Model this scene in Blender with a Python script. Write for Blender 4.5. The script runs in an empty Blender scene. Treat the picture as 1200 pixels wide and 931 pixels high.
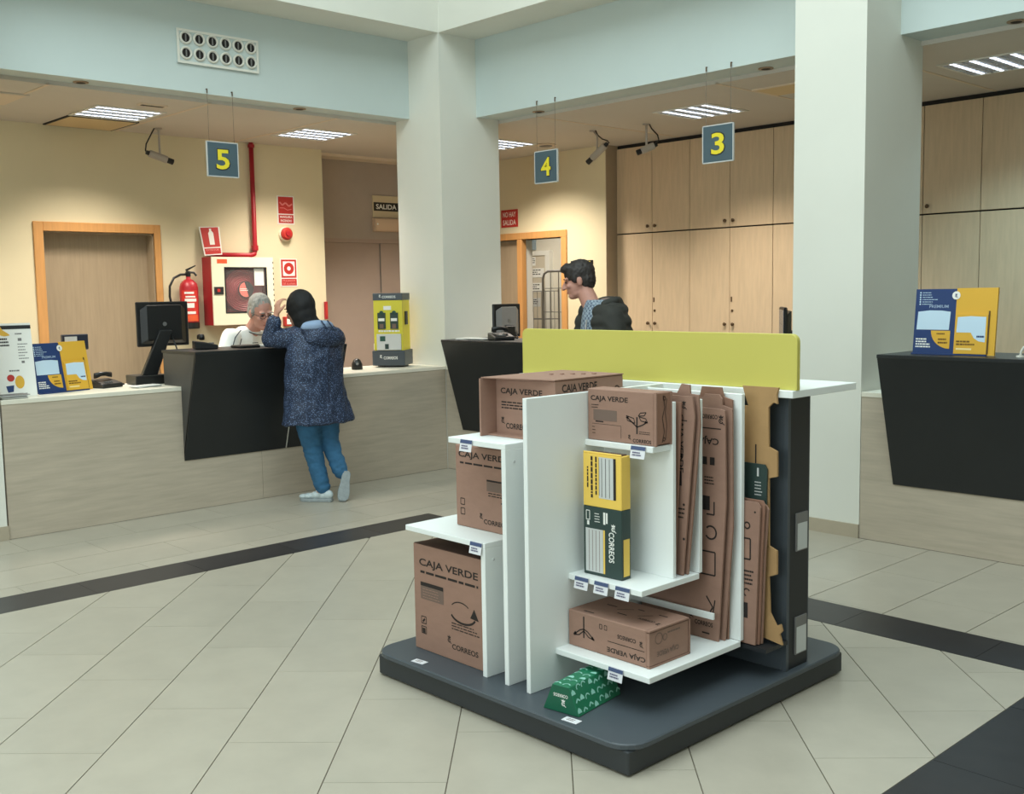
import bpy, bmesh, math, random
from mathutils import Vector, Matrix, Euler
random.seed(7)
SC = bpy.context.scene
COL = SC.collection
R = math.radians

# ------------------------------------------------------------------ camera
cam_d = bpy.data.cameras.new('camera')
cam = bpy.data.objects.new('camera', cam_d)
COL.objects.link(cam)
YAW, PITCH, ROLL = R(136.7236), R(-5.6825), R(-0.9348)
fw = Vector((math.cos(PITCH)*math.cos(YAW), math.cos(PITCH)*math.sin(YAW), math.sin(PITCH)))
rt = Vector((math.sin(YAW), -math.cos(YAW), 0))
up = rt.cross(fw)
rt2 = math.cos(ROLL)*rt + math.sin(ROLL)*up
up2 = -math.sin(ROLL)*rt + math.cos(ROLL)*up
rot = Matrix((rt2, up2, -fw)).transposed().to_4x4()
cam.matrix_world = Matrix.Translation((0, 0, 1.6)) @ rot
cam_d.sensor_width = 36.0
cam_d.lens = 1246.6/1200*36.0
cam_d.clip_start = 0.05
SC.camera = cam

# ------------------------------------------------------------------ world, daylight, exposure
w = bpy.data.worlds.new('world'); SC.world = w
w.use_nodes = True
w.node_tree.nodes['Background'].inputs[0].default_value = (0.75, 0.9, 1.0, 1)
w.node_tree.nodes['Background'].inputs[1].default_value = 0.35
SC.view_settings.view_transform = 'Standard'
SC.view_settings.look = 'None'
SC.view_settings.gamma = 1.0
SC.view_settings.use_curve_mapping = False
SC.view_settings.exposure = 0.0

def area_light(name, loc, sx, sy, power, color, rotation=(0, 0, 0), spread=180):
    d = bpy.data.lights.new(name, 'AREA')
    d.shape = 'RECTANGLE'; d.size = sx; d.size_y = sy
    d.energy = power; d.color = color; d.spread = R(spread)
    o = bpy.data.objects.new(name, d); COL.objects.link(o)
    o.location = loc; o.rotation_euler = rotation
    return o
# daylight entering through the glazed roof of the hall and the street windows behind the camera
area_light('skylight_daylight', (-2.6, 1.2, 6.75), 6.6, 6.6, 540, (0.86, 1.0, 1.0))
area_light('window_daylight', (-1.8, -3.75, 2.3), 5.0, 2.6, 150, (0.88, 1.0, 1.0), (R(90), 0, 0))

# ------------------------------------------------------------------ helpers
def lin(c):
    def f(u):
        u = u/255.0
        return u/12.92 if u <= 0.04045 else ((u+0.055)/1.055)**2.4
    return tuple(f(u) for u in c)

MATS = {}
def mat(name, rgb, rough=0.5, var=0.0, scale=6.0, stretch=(1, 1, 1), bump=0.0, bscale=150.0, metal=0.0,
        spec=0.5, emit=0.0, rnd=0.0, alpha=1.0, trans=0.0, detail=4.0):
    if name in MATS: return MATS[name]
    m = bpy.data.materials.new(name); m.use_nodes = True
    nt = m.node_tree; b = nt.nodes['Principled BSDF']
    c = lin(rgb)
    b.inputs['Base Color'].default_value = (*c, 1)
    b.inputs['Roughness'].default_value = rough
    b.inputs['Metallic'].default_value = metal
    b.inputs['Specular IOR Level'].default_value = spec
    if trans: b.inputs['Transmission Weight'].default_value = trans
    if alpha < 1: b.inputs['Alpha'].default_value = alpha
    if emit:
        b.inputs['Emission Color'].default_value = (*c, 1)
        b.inputs['Emission Strength'].default_value = emit
    src = None
    if var or bump:
        tc = nt.nodes.new('ShaderNodeTexCoord'); mp = nt.nodes.new('ShaderNodeMapping')
        mp.inputs['Scale'].default_value = stretch
        nt.links.new(tc.outputs['Object'], mp.inputs['Vector'])
    if var:
        n = nt.nodes.new('ShaderNodeTexNoise'); n.inputs['Scale'].default_value = scale
        n.inputs['Detail'].default_value = detail; n.inputs['Roughness'].default_value = 0.6
        nt.links.new(mp.outputs[0], n.inputs['Vector'])
        rp = nt.nodes.new('ShaderNodeValToRGB')
        rp.color_ramp.elements[0].position = 0.3; rp.color_ramp.elements[1].position = 0.7
        rp.color_ramp.elements[0].color = (*[max(0, u*(1-var)) for u in c], 1)
        rp.color_ramp.elements[1].color = (*[min(1, u*(1+var)) for u in c], 1)
        nt.links.new(n.outputs['Fac'], rp.inputs[0]); src = rp.outputs[0]
    if rnd:
        oi = nt.nodes.new('ShaderNodeObjectInfo'); mr = nt.nodes.new('ShaderNodeMapRange')
        mr.inputs['To Min'].default_value = 1-rnd; mr.inputs['To Max'].default_value = 1+rnd
        nt.links.new(oi.outputs['Random'], mr.inputs['Value'])
        mx = nt.nodes.new('ShaderNodeVectorMath'); mx.operation = 'SCALE'
        if src is None:
            rg = nt.nodes.new('ShaderNodeRGB'); rg.outputs[0].default_value = (*c, 1); src = rg.outputs[0]
        nt.links.new(src, mx.inputs[0]); nt.links.new(mr.outputs[0], mx.inputs['Scale']); src = mx.outputs[0]
    if src is not None: nt.links.new(src, b.inputs['Base Color'])
    if bump:
        n2 = nt.nodes.new('ShaderNodeTexNoise'); n2.inputs['Scale'].default_value = bscale; n2.inputs['Detail'].default_value = 3
        nt.links.new(mp.outputs[0], n2.inputs['Vector'])
        bp = nt.nodes.new('ShaderNodeBump'); bp.inputs['Strength'].default_value = bump; bp.inputs['Distance'].default_value = 0.01
        nt.links.new(n2.outputs['Fac'], bp.inputs['Height']); nt.links.new(bp.outputs[0], b.inputs['Normal'])
    MATS[name] = m
    return m

# palette
M_white_paint = mat('white_paint', (226, 226, 216), 0.7, 0.015, 2)
M_lintel = mat('lintel_paint', (200, 212, 210), 0.75, 0.015, 2)
M_cream = mat('cream_paint', (222, 210, 176), 0.75, 0.02, 2)
M_ceiling = mat('ceiling_paint', (208, 201, 190), 0.8, 0.02, 2)
M_seam = mat('ceiling_seam', (222, 206, 184), 0.8)
M_tile = mat('floor_tile_beige', (174, 167, 152), 0.34, 0.05, 5, rnd=0.035, spec=0.45)
M_tiledark = mat('floor_tile_dark', (46, 45, 47), 0.36, 0.12, 9, rnd=0.18, spec=0.4)
M_grout = mat('grout', (104, 96, 82), 0.9, 0.1, 30)
M_base = mat('baseboard_tile', (176, 164, 144), 0.4, 0.05, 6)
M_lam = mat('counter_laminate', (184, 172, 154), 0.5, 0.10, 7, (0.45, 0.45, 5.0), detail=6)
M_lamtop = mat('counter_top', (226, 222, 206), 0.4, 0.02, 6)
M_black = mat('black_laminate', (32, 35, 37), 0.4, 0.08, 4)
M_blackside = mat('black_laminate_side', (66, 66, 65), 0.42, 0.06, 4)
M_wood = mat('cabinet_beech', (208, 184, 152), 0.48, 0.07, 7, (5, 5, 0.5), detail=6)
M_doorleaf = mat('door_beech', (168, 150, 124), 0.5, 0.08, 6, (6, 6, 0.4), detail=6)
M_casing = mat('door_casing_oak', (206, 152, 92), 0.45, 0.08, 6, (6, 6, 0.4))
M_greydoor = mat('grey_brown_door', (170, 152, 140), 0.6, 0.03, 4)
M_greyover = mat('grey_overpanel', (172, 160, 148), 0.65, 0.03, 4)
M_dark = mat('dark_gap', (30, 26, 24), 0.8)
M_metal = mat('grey_metal', (150, 150, 150), 0.35, metal=0.8)
M_wire = mat('wire_grey', (120, 110, 100), 0.5, metal=0.3)
M_brass = mat('knob_bronze', (96, 76, 56), 0.35, metal=0.7)
M_plasblack = mat('black_plastic', (22, 23, 24), 0.38)
M_plasgrey = mat('grey_plastic', (120, 118, 116), 0.5)
M_plaswhite = mat('white_plastic', (228, 226, 216), 0.45)
M_red = mat('fire_red', (168, 30, 42), 0.4, 0.03, 5)
M_redsign = mat('sign_red', (186, 46, 40), 0.5)
M_cdoor = mat('cabinet_cream_enamel', (240, 234, 208), 0.4)
M_panelwhite = mat('white_melamine', (236, 240, 238), 0.42, 0.008, 3)
M_stand = mat('stand_anthracite', (70, 77, 83), 0.45, 0.04, 5)
M_standdark = mat('stand_black', (34, 36, 39), 0.5)
M_lime = mat('lime_panel', (203, 194, 98), 0.4, 0.015, 3)
M_card = mat('cardboard', (152, 118, 102), 0.8, 0.05, 14, (1, 1, 2.5))
M_cardedge = mat('cardboard_side', (146, 108, 90), 0.85, 0.08, 20)
M_cardtan = mat('cardboard_tan', (172, 136, 92), 0.8, 0.06, 14)
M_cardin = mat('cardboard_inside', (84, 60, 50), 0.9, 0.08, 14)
M_ink = mat('print_black', (38, 30, 27), 0.8)
M_inkgrey = mat('print_grey', (116, 96, 86), 0.85)
M_yellow = mat('carton_yellow', (240, 200, 90), 0.55, 0.02, 5)
M_green = mat('carton_green', (42, 82, 70), 0.5, 0.04, 5)
M_greend = mat('carton_dark_green', (42, 62, 58), 0.5, 0.04, 5)
M_emer = mat('carton_emerald', (22, 112, 78), 0.5, 0.03, 5)
M_paper = mat('paper_white', (236, 236, 230), 0.7)
M_papergrey = mat('paper_grey', (200, 202, 200), 0.7)
M_navy = mat('print_navy', (28, 56, 108), 0.45)
M_gold = mat('print_gold', (222, 172, 56), 0.45)
M_sky = mat('print_light_blue', (196, 220, 238), 0.45)
M_signgrey = mat('sign_slate', (74, 94, 104), 0.5)
M_signyel = mat('sign_yellow', (240, 220, 50), 0.5)
M_tag = mat('price_tag', (222, 222, 226), 0.5)
M_tagblue = mat('price_tag_blue', (70, 84, 120), 0.5)

ORG = {}
def thing(name, label, cat, loc=(0, 0, 0), rz=0.0, group=None):
    o = bpy.data.objects.new(name, None); COL.objects.link(o)
    o.empty_display_size = 0.1
    o.location = loc; o.rotation_euler = (0, 0, rz)
    o['label'] = label; o['category'] = cat
    if group: o['group'] = group
    return o
def tag(o, label, cat, group=None):
    o['label'] = label; o['category'] = cat
    if group: o['group'] = group
    return o

def rootloc(p):
    v = Vector((0, 0, 0))
    while p is not None:
        v += p.location; p = p.parent
    return v

class MB:
    """collects shapes; build() links them as one mesh object"""
    def __init__(s): s.v = []; s.f = []
    def add(s, vs, fs):
        o = len(s.v); s.v += [tuple(p) for p in vs]; s.f += [tuple(i+o for i in f) for f in fs]; return s
    def box(s, x0, x1, y0, y1, z0, z1):
        if x0 > x1: x0, x1 = x1, x0
        if y0 > y1: y0, y1 = y1, y0
        if z0 > z1: z0, z1 = z1, z0
        vs = [(x0, y0, z0), (x1, y0, z0), (x1, y1, z0), (x0, y1, z0), (x0, y0, z1), (x1, y0, z1), (x1, y1, z1), (x0, y1, z1)]
        return s.add(vs, [(3, 2, 1, 0), (4, 5, 6, 7), (0, 1, 5, 4), (1, 2, 6, 5), (2, 3, 7, 6), (3, 0, 4, 7)])
    def obox(s, c, ux, uy, uz):
        c = Vector(c); ux = Vector(ux); uy = Vector(uy); uz = Vector(uz)
        vs = [c+a*ux+b*uy+d*uz for d in (-1, 1) for a, b in ((-1, -1), (1, -1), (1, 1), (-1, 1))]
        return s.add(vs, [(3, 2, 1, 0), (4, 5, 6, 7), (0, 1, 5, 4), (1, 2, 6, 5), (2, 3, 7, 6), (3, 0, 4, 7)])
    def prism(s, pts, off):
        """planar 3D polygon extruded by vector off"""
        n = len(pts); off = Vector(off); p = [Vector(q) for q in pts]
        vs = p + [q+off for q in p]
        return s.add(vs, [tuple(range(n))[::-1], tuple(range(n, 2*n))] + [(i, (i+1) % n, n+(i+1) % n, n+i) for i in range(n)])
    def frame(s, x0, x1, y0, y1, z0, z1, w, axis):
        """rectangular ring lying across the given thin axis"""
        if axis == 'x':
            s.box(x0, x1, y0, y1, z1-w, z1); s.box(x0, x1, y0, y1, z0, z0+w)
            s.box(x0, x1, y0, y0+w, z0+w, z1-w); s.box(x0, x1, y1-w, y1, z0+w, z1-w)
        elif axis == 'y':
            s.box(x0, x1, y0, y1, z1-w, z1); s.box(x0, x1, y0, y1, z0, z0+w)
            s.box(x0, x0+w, y0, y1, z0+w, z1-w); s.box(x1-w, x1, y0, y1, z0+w, z1-w)
        else:
            s.box(x0, x1, y1-w, y1, z0, z1); s.box(x0, x1, y0, y0+w, z0, z1)
            s.box(x0, x0+w, y0+w, y1-w, z0, z1); s.box(x1-w, x1, y0+w, y1-w, z0, z1)
        return s
    def tube(s, pts, r, n=8):
        pts = [Vector(p) for p in pts]; rs = r if isinstance(r, (list, tuple)) else [r]*len(pts)
        rings = []; prev = None
        for i, p in enumerate(pts):
            d = (pts[min(i+1, len(pts)-1)] - pts[max(i-1, 0)]).normalized()
            if prev is None:
                a = Vector((0, 0, 1)) if abs(d.z) < 0.9 else Vector((1, 0, 0))
                u = d.cross(a).normalized()
            else:
                u = (prev - d*prev.dot(d)).normalized()
            prev = u; v = d.cross(u)
            rings.append([p + rs[i]*(math.cos(2*math.pi*k/n)*u + math.sin(2*math.pi*k/n)*v) for k in range(n)])
        vs = [q for g in rings for q in g]; fs = []
        for i in range(len(rings)-1):
            for k in range(n):
                fs.append((i*n+k, i*n+(k+1) % n, (i+1)*n+(k+1) % n, (i+1)*n+k))
        fs.append(tuple(range(n))[::-1]); L = (len(rings)-1)*n; fs.append(tuple(range(L, L+n)))
        return s.add(vs, fs)
    def lathe(s, prof, c, axis=(0, 0, 1), n=20):
        """prof: list of (radius, height) along axis from c"""
        d = Vector(axis).normalized(); a = Vector((0, 0, 1)) if abs(d.z) < 0.9 else Vector((1, 0, 0))
        u = d.cross(a).normalized(); v = d.cross(u); c = Vector(c)
        vs = []; fs = []
        for r, h in prof:
            vs += [c+d*h+max(r, 1e-5)*(math.cos(2*math.pi*k/n)*u+math.sin(2*math.pi*k/n)*v) for k in range(n)]
        for i in range(len(prof)-1):
            for k in range(n):
                fs.append((i*n+k, i*n+(k+1) % n, (i+1)*n+(k+1) % n, (i+1)*n+k))
        fs.append(tuple(range(n))[::-1]); L = (len(prof)-1)*n; fs.append(tuple(range(L, L+n)))
        return s.add(vs, fs)
    def ell(s, c, rx, ry, rz, n=16, m=10, q=None):
        vs = []; fs = []
        for i in range(m+1):
            t = math.pi*i/m
            for k in range(n):
                p = 2*math.pi*k/n
                vv = Vector((rx*math.sin(t)*math.cos(p), ry*math.sin(t)*math.sin(p), rz*math.cos(t)))
                if q is not None: vv = q @ vv
                vs.append(vv+Vector(c))
        for i in range(m):
            for k in range(n):
                fs.append((i*n+k, (i+1)*n+k, (i+1)*n+(k+1) % n, i*n+(k+1) % n))
        return s.add(vs, fs)
    def build(s, name, m, parent=None, bevel=0.0, smooth=False, local=False, seg=1):
        me = bpy.data.meshes.new(name)
        o0 = Vector((0, 0, 0)) if (local or parent is None) else rootloc(parent)
        me.from_pydata([(p[0]-o0.x, p[1]-o0.y, p[2]-o0.z) for p in s.v], [], s.f)
        bm = bmesh.new(); bm.from_mesh(me)
        bmesh.ops.recalc_face_normals(bm, faces=bm.faces); bm.to_mesh(me); bm.free()
        me.materials.append(m)
        if smooth:
            for p in me.polygons: p.use_smooth = True
        o = bpy.data.objects.new(name, me); COL.objects.link(o)
        if parent is not None: o.parent = parent
        if bevel:
            b = o.modifiers.new('bevel', 'BEVEL'); b.width = bevel; b.segments = seg; b.limit_method = 'ANGLE'; b.angle_limit = R(40)
        return o

def struct(name, mb, m, parent=None, bevel=0.0):
    o = mb.build(name, m, parent, bevel)
    if parent is None: o['kind'] = 'structure'
    return o

TXT = {}
def text2d(body):
    if body in TXT: return TXT[body]
    cu = bpy.data.curves.new('txt', 'FONT'); cu.body = body; cu.size = 1; cu.resolution_u = 3; cu.offset = 0.020
    ob = bpy.data.objects.new('txt', cu)
    me = ob.to_mesh()
    vs = [(v.co.x, v.co.y) for v in me.vertices]; fs = [tuple(p.vertices) for p in me.polygons]
    ob.to_mesh_clear(); bpy.data.objects.remove(ob); bpy.data.curves.remove(cu)
    x0 = min(v[0] for v in vs); x1 = max(v[0] for v in vs); y0 = min(v[1] for v in vs); y1 = max(v[1] for v in vs)
    TXT[body] = ([(v[0]-x0, v[1]-y0) for v in vs], fs, x1-x0, y1-y0)
    return TXT[body]

class Pr:
    """flat print lying on a surface: origin o, axes U (right) and V (up), metres"""
    def __init__(s, o, U, V, eps=0.0008):
        s.U = Vector(U).normalized(); s.V = Vector(V).normalized(); N = s.U.cross(s.V)
        s.o = Vector(o)+N*eps; s.vs = []; s.fs = []
    def P(s, x, y): return tuple(s.o+s.U*x+s.V*y)
    def poly(s, pts):
        k = len(s.vs); s.vs += [s.P(*p) for p in pts]; s.fs.append(tuple(range(k, k+len(pts)))); return s
    def rect(s, x, y, w, h): return s.poly([(x, y), (x+w, y), (x+w, y+h), (x, y+h)])
    def disc(s, x, y, r, n=20, ry=None):
        ry = ry or r
        return s.poly([(x+r*math.cos(2*math.pi*k/n), y+ry*math.sin(2*math.pi*k/n)) for k in range(n)])
    def line(s, pts, w):
        for a, b in zip(pts[:-1], pts[1:]):
            dx, dy = b[0]-a[0], b[1]-a[1]; L = math.hypot(dx, dy) or 1
            nx, ny = -dy/L*w/2, dx/L*w/2
            s.poly([(a[0]-nx, a[1]-ny), (b[0]-nx, b[1]-ny), (b[0]+nx, b[1]+ny), (a[0]+nx, a[1]+ny)])
        return s
    def ring(s, x, y, r, w, a0=0, a1=360, n=24, ry=None):
        ry = ry or r
        s.line([(x+r*math.cos(R(a0+(a1-a0)*k/n)), y+ry*math.sin(R(a0+(a1-a0)*k/n))) for k in range(n+1)], w); return s
    def text(s, body, x, y, h, w=None, turn=0):
        """lower-left corner x,y, capital height h, width w; turn in degrees about that corner"""
        vs, fs, tw, th = text2d(body)
        sy = h/th; sx = (w/tw) if w else sy
        ct, st = math.cos(R(turn)), math.sin(R(turn)); k = len(s.vs)
        for a, b in vs:
            a *= sx; b *= sy
            s.vs.append(s.P(x+a*ct-b*st, y+a*st+b*ct))
        s.fs += [tuple(i+k for i in f) for f in fs]; return s
    def lines(s, x, y, w, n, dy, h, rag=0.25):
        """n short lines of small print, drawn as broken bars"""
        rr = random.Random(int(x*1e4+y*1e3+n))
        for i in range(n):
            e = x+w*(1-rag*rr.random()); cx = x
            while cx < e-0.002:
                L = min(w*(0.06+0.14*rr.random()), e-cx)
                s.rect(cx, y-i*dy, L, h); cx += L+w*0.025
        return s
    def build(s, name, m, parent):
        me = bpy.data.meshes.new(name); o0 = rootloc(parent)
        me.from_pydata([(p[0]-o0.x, p[1]-o0.y, p[2]-o0.z) for p in s.vs], [], s.fs); me.materials.append(m)
        o = bpy.data.objects.new(name, me); COL.objects.link(o); o.parent = parent
        return o

def horn(pr, x, y, s):
    """small post-horn and crown mark, about s tall"""
    pr.ring(x, y+0.30*s, 0.24*s, 0.13*s, 20, 340, 14)
    pr.disc(x-0.02*s, y+0.30*s, 0.09*s, 10)
    pr.poly([(x-0.25*s, y+0.62*s), (x+0.25*s, y+0.62*s), (x+0.32*s, y+0.9*s), (x+0.12*s, y+0.76*s), (x, y+s), (x-0.12*s, y+0.76*s), (x-0.32*s, y+0.9*s)])
    pr.line([(x+0.15*s, y+0.1*s), (x+0.45*s, y-0.08*s)], 0.1*s)

# ------------------------------------------------------------------ key planes (metres)
XL, YR = -7.40, 6.15          # front planes of the two counter fronts
ZL, ZC, ZU = 3.18, 3.15, 3.87  # lintel underside, service ceiling, underside of upper hall walls
XW, XG = -9.88, -10.30        # cream wall, recessed grey door wall
YW, YCAB = 8.75, 8.92         # wall with open door, cabinet fronts
CT = 0.935                    # counter top height
# ================================================================== FLOOR
floor = struct('floor', MB().box(-10.6, 3.2, -4.0, 11.6, -0.12, -0.0035), M_grout)
def clip(poly, a, b, c):
    """keep the part of the polygon with a*x+b*y<=c"""
    out = []
    for i, p in enumerate(poly):
        q = poly[(i+1) % len(poly)]
        dp, dq = a*p[0]+b*p[1]-c, a*q[0]+b*q[1]-c
        if dp <= 0: out.append(p)
        if dp*dq < 0:
            t = dp/(dp-dq); out.append((p[0]+t*(q[0]-p[0]), p[1]+t*(q[1]-p[1])))
    return out
def cliprect(poly, x0, x1, y0, y1):
    for a, b, c in ((-1, 0, -x0), (1, 0, x1), (0, -1, -y0), (0, 1, y1)):
        if len(poly) < 3: return []
        poly = clip(poly, a, b, c)
    return poly
def parea(p): return abs(sum(p[i][0]*p[(i+1) % len(p)][1]-p[(i+1) % len(p)][0]*p[i][1] for i in range(len(p))))/2
def put_tile(poly, m, name='floor_tile'):
    if len(poly) < 3 or parea(poly) < 0.0006: return
    # drop near-duplicate corners
    q = [poly[0]]
    for p in poly[1:]:
        if math.dist(p, q[-1]) > 1e-4: q.append(p)
    if math.dist(q[0], q[-1]) < 1e-4: q.pop()
    if len(q) < 3: return
    MB().prism([(p[0], p[1], -0.010) for p in q], (0, 0, 0.010)).build(name, m, floor)
G = 0.0022; g2 = 0.0010
IX0, IX1, IY0, IY1 = -5.668, -1.555, 0.345, 4.462
# diagonal field
q2 = math.sqrt(0.5)
for k in range(-12, 12):
    s0 = 0.078+0.4115*k; s1 = s0+0.4115
    t0 = 4.284-0.3155*(k+5)
    t0 -= math.floor(t0/0.717)*0.717+0.717*2
    for j in range(16):
        ta, tb = t0+0.717*j+g2, t0+0.717*(j+1)-g2
        c = [((s-t)*q2, (s+t)*q2) for s, t in ((s0+G, ta), (s1-G, ta), (s1-G, tb), (s0+G, tb))]
        put_tile(cliprect(c, IX0+G, IX1-G, IY0+G, IY1-G), M_tile)
# dark border
OX0, OX1, OY0, OY1 = -5.978, -1.245, 0.035, 4.775
ys = [OY0, 0.285, 0.93, 1.58, 2.225, 2.868, 3.51, 4.155, OY1]
for a, b in zip(ys[:-1], ys[1:]): put_tile([(OX0+g2, a+g2), (IX0-g2, a+g2), (IX0-g2, b-g2), (OX0+g2, b-g2)], M_tiledark, 'border_tile')
ys = [OY0, 0.81, 1.455, 2.10, 2.745, 3.39, 4.035, IY1]
for a, b in zip(ys[:-1], ys[1:]): put_tile([(IX1+g2, a+g2), (OX1-g2, a+g2), (OX1-g2, b-g2), (IX1+g2, b-g2)], M_tiledark, 'border_tile')
xs = [IX0, -5.16, -4.505, -3.85, -3.195, -2.54, -1.878, OX1]
for a, b in zip(xs[:-1], xs[1:]):
    put_tile([(a+g2, IY1+g2), (b-g2, IY1+g2), (b-g2, OY1-g2), (a+g2, OY1-g2)], M_tiledark, 'border_tile')
    if b < IX1+0.4: put_tile([(a+g2, OY0+g2), (min(b, IX1)-g2, OY0+g2), (min(b, IX1)-g2, IY0-g2), (a+g2, IY0-g2)], M_tiledark, 'border_tile')
# outer field: tiles lying along the y axis, staggered by half
for j in range(-6, 14):
    xb = -2.05-0.41*j; xa = xb-0.41
    off = 5.15 if j % 2 == 0 else 5.505
    for i in range(-9, 3):
        ya = off+0.71*i; yb = ya+0.71
        if yb < -1.2: continue
        c = [(xa+G, ya+g2), (xb-G, ya+g2), (xb-G, yb-g2), (xa+G, yb-g2)]
        for r in ((XL, OX0-G, -1.2, YR), (OX1+G, 0.4, -1.2, YR), (OX0, OX1, OY1+G, YR), (OX0, OX1, -1.2, OY0-G)):
            put_tile(cliprect(c, *r), M_tile)

# ================================================================== SHELL
struct('ceiling', MB().box(-10.6, -8.05, -4.0, 9.6, ZC, ZC+0.15).box(-8.05, 3.2, 6.86, 9.6, ZC, ZC+0.15), M_ceiling)
# lintel (recessed fascia) and the upper hall walls flush with the columns
struct('wall_lintel_left', MB().box(-8.05, -7.84, -4.0, 6.15, ZL, ZU), M_lintel)
struct('wall_lintel_right', MB().box(-7.40, 3.2, 6.58, 6.86, ZL, ZU), M_lintel)
struct('wall_upper_left', MB().box(-8.05, XL, -4.0, 6.86, ZU, 7.0), M_white_paint)
struct('wall_upper_right', MB().box(XL, 3.2, YR, 6.86, ZU, 7.0), M_white_paint)
def column(name, x0, x1, y0, y1, top):
    o = struct(name, MB().box(x0, x1, y0, y1, 0.0, top), M_white_paint)
    return o
column('wall_column_corner', -8.04, XL, YR, 6.85, ZU)
column('wall_column_right', -3.83, -3.335, YR, 6.885, ZU)
column('wall_column_left', -8.04, XL, 1.75, 2.325, ZU)
struct('baseboard_right', MB().box(-3.836, -3.335, YR-0.012, YR, 0.0, 0.088), M_base)
struct('baseboard_left', MB().box(XL, XL+0.012, 1.75, 2.325, 0.0, 0.095).box(-7.9, XL+0.012, 2.325, 2.332, 0.0, 0.095), M_base)
# hall: closing walls behind the camera and glazed roof
struct('wall_back', MB().box(-8.05, 3.2, -4.1, -4.0, 0, 0.9).box(-8.05, 3.2, -4.1, -4.0, 3.7, 7.0).box(-8.05, -4.4, -4.1, -4.0, 0.9, 3.7).box(0.8, 3.2, -4.1, -4.0, 0.9, 3.7), M_white_paint)
struct('wall_bounce_side', MB().box(3.1, 3.2, -4.0, 9.6, 0, 7.0), mat('bounce_wall_grey', (176, 176, 168), 0.8))  # unseen wall added to close the hall; grey keeps its bounce light low
win = struct('window_1', MB().frame(-4.4, 0.8, -4.08, -4.02, 0.9, 3.7, 0.07, 'y').box(-2.7, -2.64, -4.08, -4.02, 0.97, 3.63).box(-0.96, -0.9, -4.08, -4.02, 0.97, 3.63), M_plaswhite)
sky = struct('window_2', MB().frame(-7.4, 3.1, -4.0, 6.15, 6.95, 7.05, 1.1, 'z'), M_white_paint)
for i in range(1, 4):
    xx = -6.3+2.075*i
    MB().box(xx-0.04, xx+0.04, -2.9, 5.05, 6.9, 7.0).build('glazing_bar', M_plaswhite, sky)
for i in range(1, 4):
    yy = -2.9+1.9875*i
    MB().box(-6.3, 2.0, yy-0.04, yy+0.04, 6.9, 7.0).build('glazing_bar', M_plaswhite, sky)

# ---- staff side, cream wall with door
DY0, DY1, DZ = 3.56, 4.60, 2.205
struct('wall_left', MB().box(XW-0.2, XW, -4.0, DY0, 0, ZC).box(XW-0.2, XW, DY1, 6.54, 0, ZC).box(XW-0.2, XW, DY0, DY1, DZ, ZC)
       .box(XG, XW-0.2, 6.34, 6.54, 0, ZC), M_cream)
d1 = struct('door_1', MB().box(XW-0.19, XW-0.15, DY0, DY1, 0, DZ), M_doorleaf)
MB().box(XW-0.2, XW+0.02, DY0-0.085, DY0+0.0, 0, DZ+0.085).build('casing', M_casing, d1, 0.004)
MB().box(XW-0.2, XW+0.02, DY1, DY1+0.065, 0, DZ+0.085).build('casing', M_casing, d1, 0.004)
MB().box(XW-0.2, XW+0.02, DY0, DY1, DZ, DZ+0.085).build('casing', M_casing, d1, 0.004)
MB().box(XW-0.15, XW-0.01, DY1-0.012, DY1, 0, DZ).box(XW-0.15, XW-0.01, DY0, DY0+0.012, 0, DZ).box(XW-0.15, XW-0.01, DY0, DY1, DZ-0.012, DZ).build('jamb_lining', M_doorleaf, d1)
MB().tube([(XW-0.15, 3.66, 1.04), (XW-0.09, 3.66, 1.04), (XW-0.09, 3.78, 1.04)], 0.011).build('handle', M_metal, d1, smooth=True)
# ---- grey recess with double door
struct('wall_recess', MB().box(XG-0.15, XG, 6.34, 8.95, 2.215, ZC).box(XG-0.15, XG, 6.34, 6.6, 0, 2.215).box(XG-0.15, XG, 8.55, 8.95, 0, 2.215), M_greyover)
d2 = struct('door_2', MB().box(XG-0.1, XG-0.03, 6.6, 7.615, 0, 2.19), M_greydoor)
MB().box(XG-0.1, XG-0.03, 7.623, 8.55, 0, 2.19).build('leaf', M_greydoor, d2)
MB().box(XG-0.1, XG+0.012, 6.6, 8.55, 2.19, 2.235).build('head_frame', M_greydoor, d2)
MB().box(XG-0.029, XG-0.02, 7.605, 7.612, 0, 2.18).build('meeting_strip', M_plasgrey, d2)
MB().tube([(XG-0.03, 7.72, 0.95), (XG+0.05, 7.72, 0.95), (XG+0.05, 8.45, 0.95), (XG-0.03, 8.45, 0.95)], 0.018).build('push_bar', M_metal, d2, smooth=True)
struct('trim_1', MB().box(XG, XG+0.24, 6.54, 8.75, ZC-0.03, ZC), M_seam)
# ---- wall with open door
OX, OX2 = -9.07, -8.43
LX = -9.62
struct('wall_far', MB().box(XG, LX, YW, YW+0.17, 0, ZC).box(OX2, -7.765, YW, YW+0.17, 0, ZC).box(LX, OX2, YW, YW+0.17, 2.20, ZC), M_cream)
struct('trim_2', MB().box(-7.765, -7.757, YW, YCAB+0.03, 0, ZC), mat('return_panel', (168, 150, 126), 0.6, 0.04, 4))
d3 = struct('door_3', MB().box(LX, -9.15, YW+0.05, YW+0.09, 0, 2.19), M_doorleaf)
MB().box(-9.15, OX, YW-0.02, YW+0.06, 0, 2.20).build('casing', M_casing, d3, 0.004)
MB().box(-9.15, OX-0.012, YW+0.06, YW+0.17, 0, 2.20).build('jamb_lining', M_plaswhite, d3)
MB().box(OX2, OX2+0.085, YW-0.02, YW+0.17, 0, 2.20).build('casing', M_casing, d3, 0.004)
MB().box(LX-0.08, LX, YW-0.02, YW+0.17, 0, 2.20).build('casing', M_casing, d3, 0.004)
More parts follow.
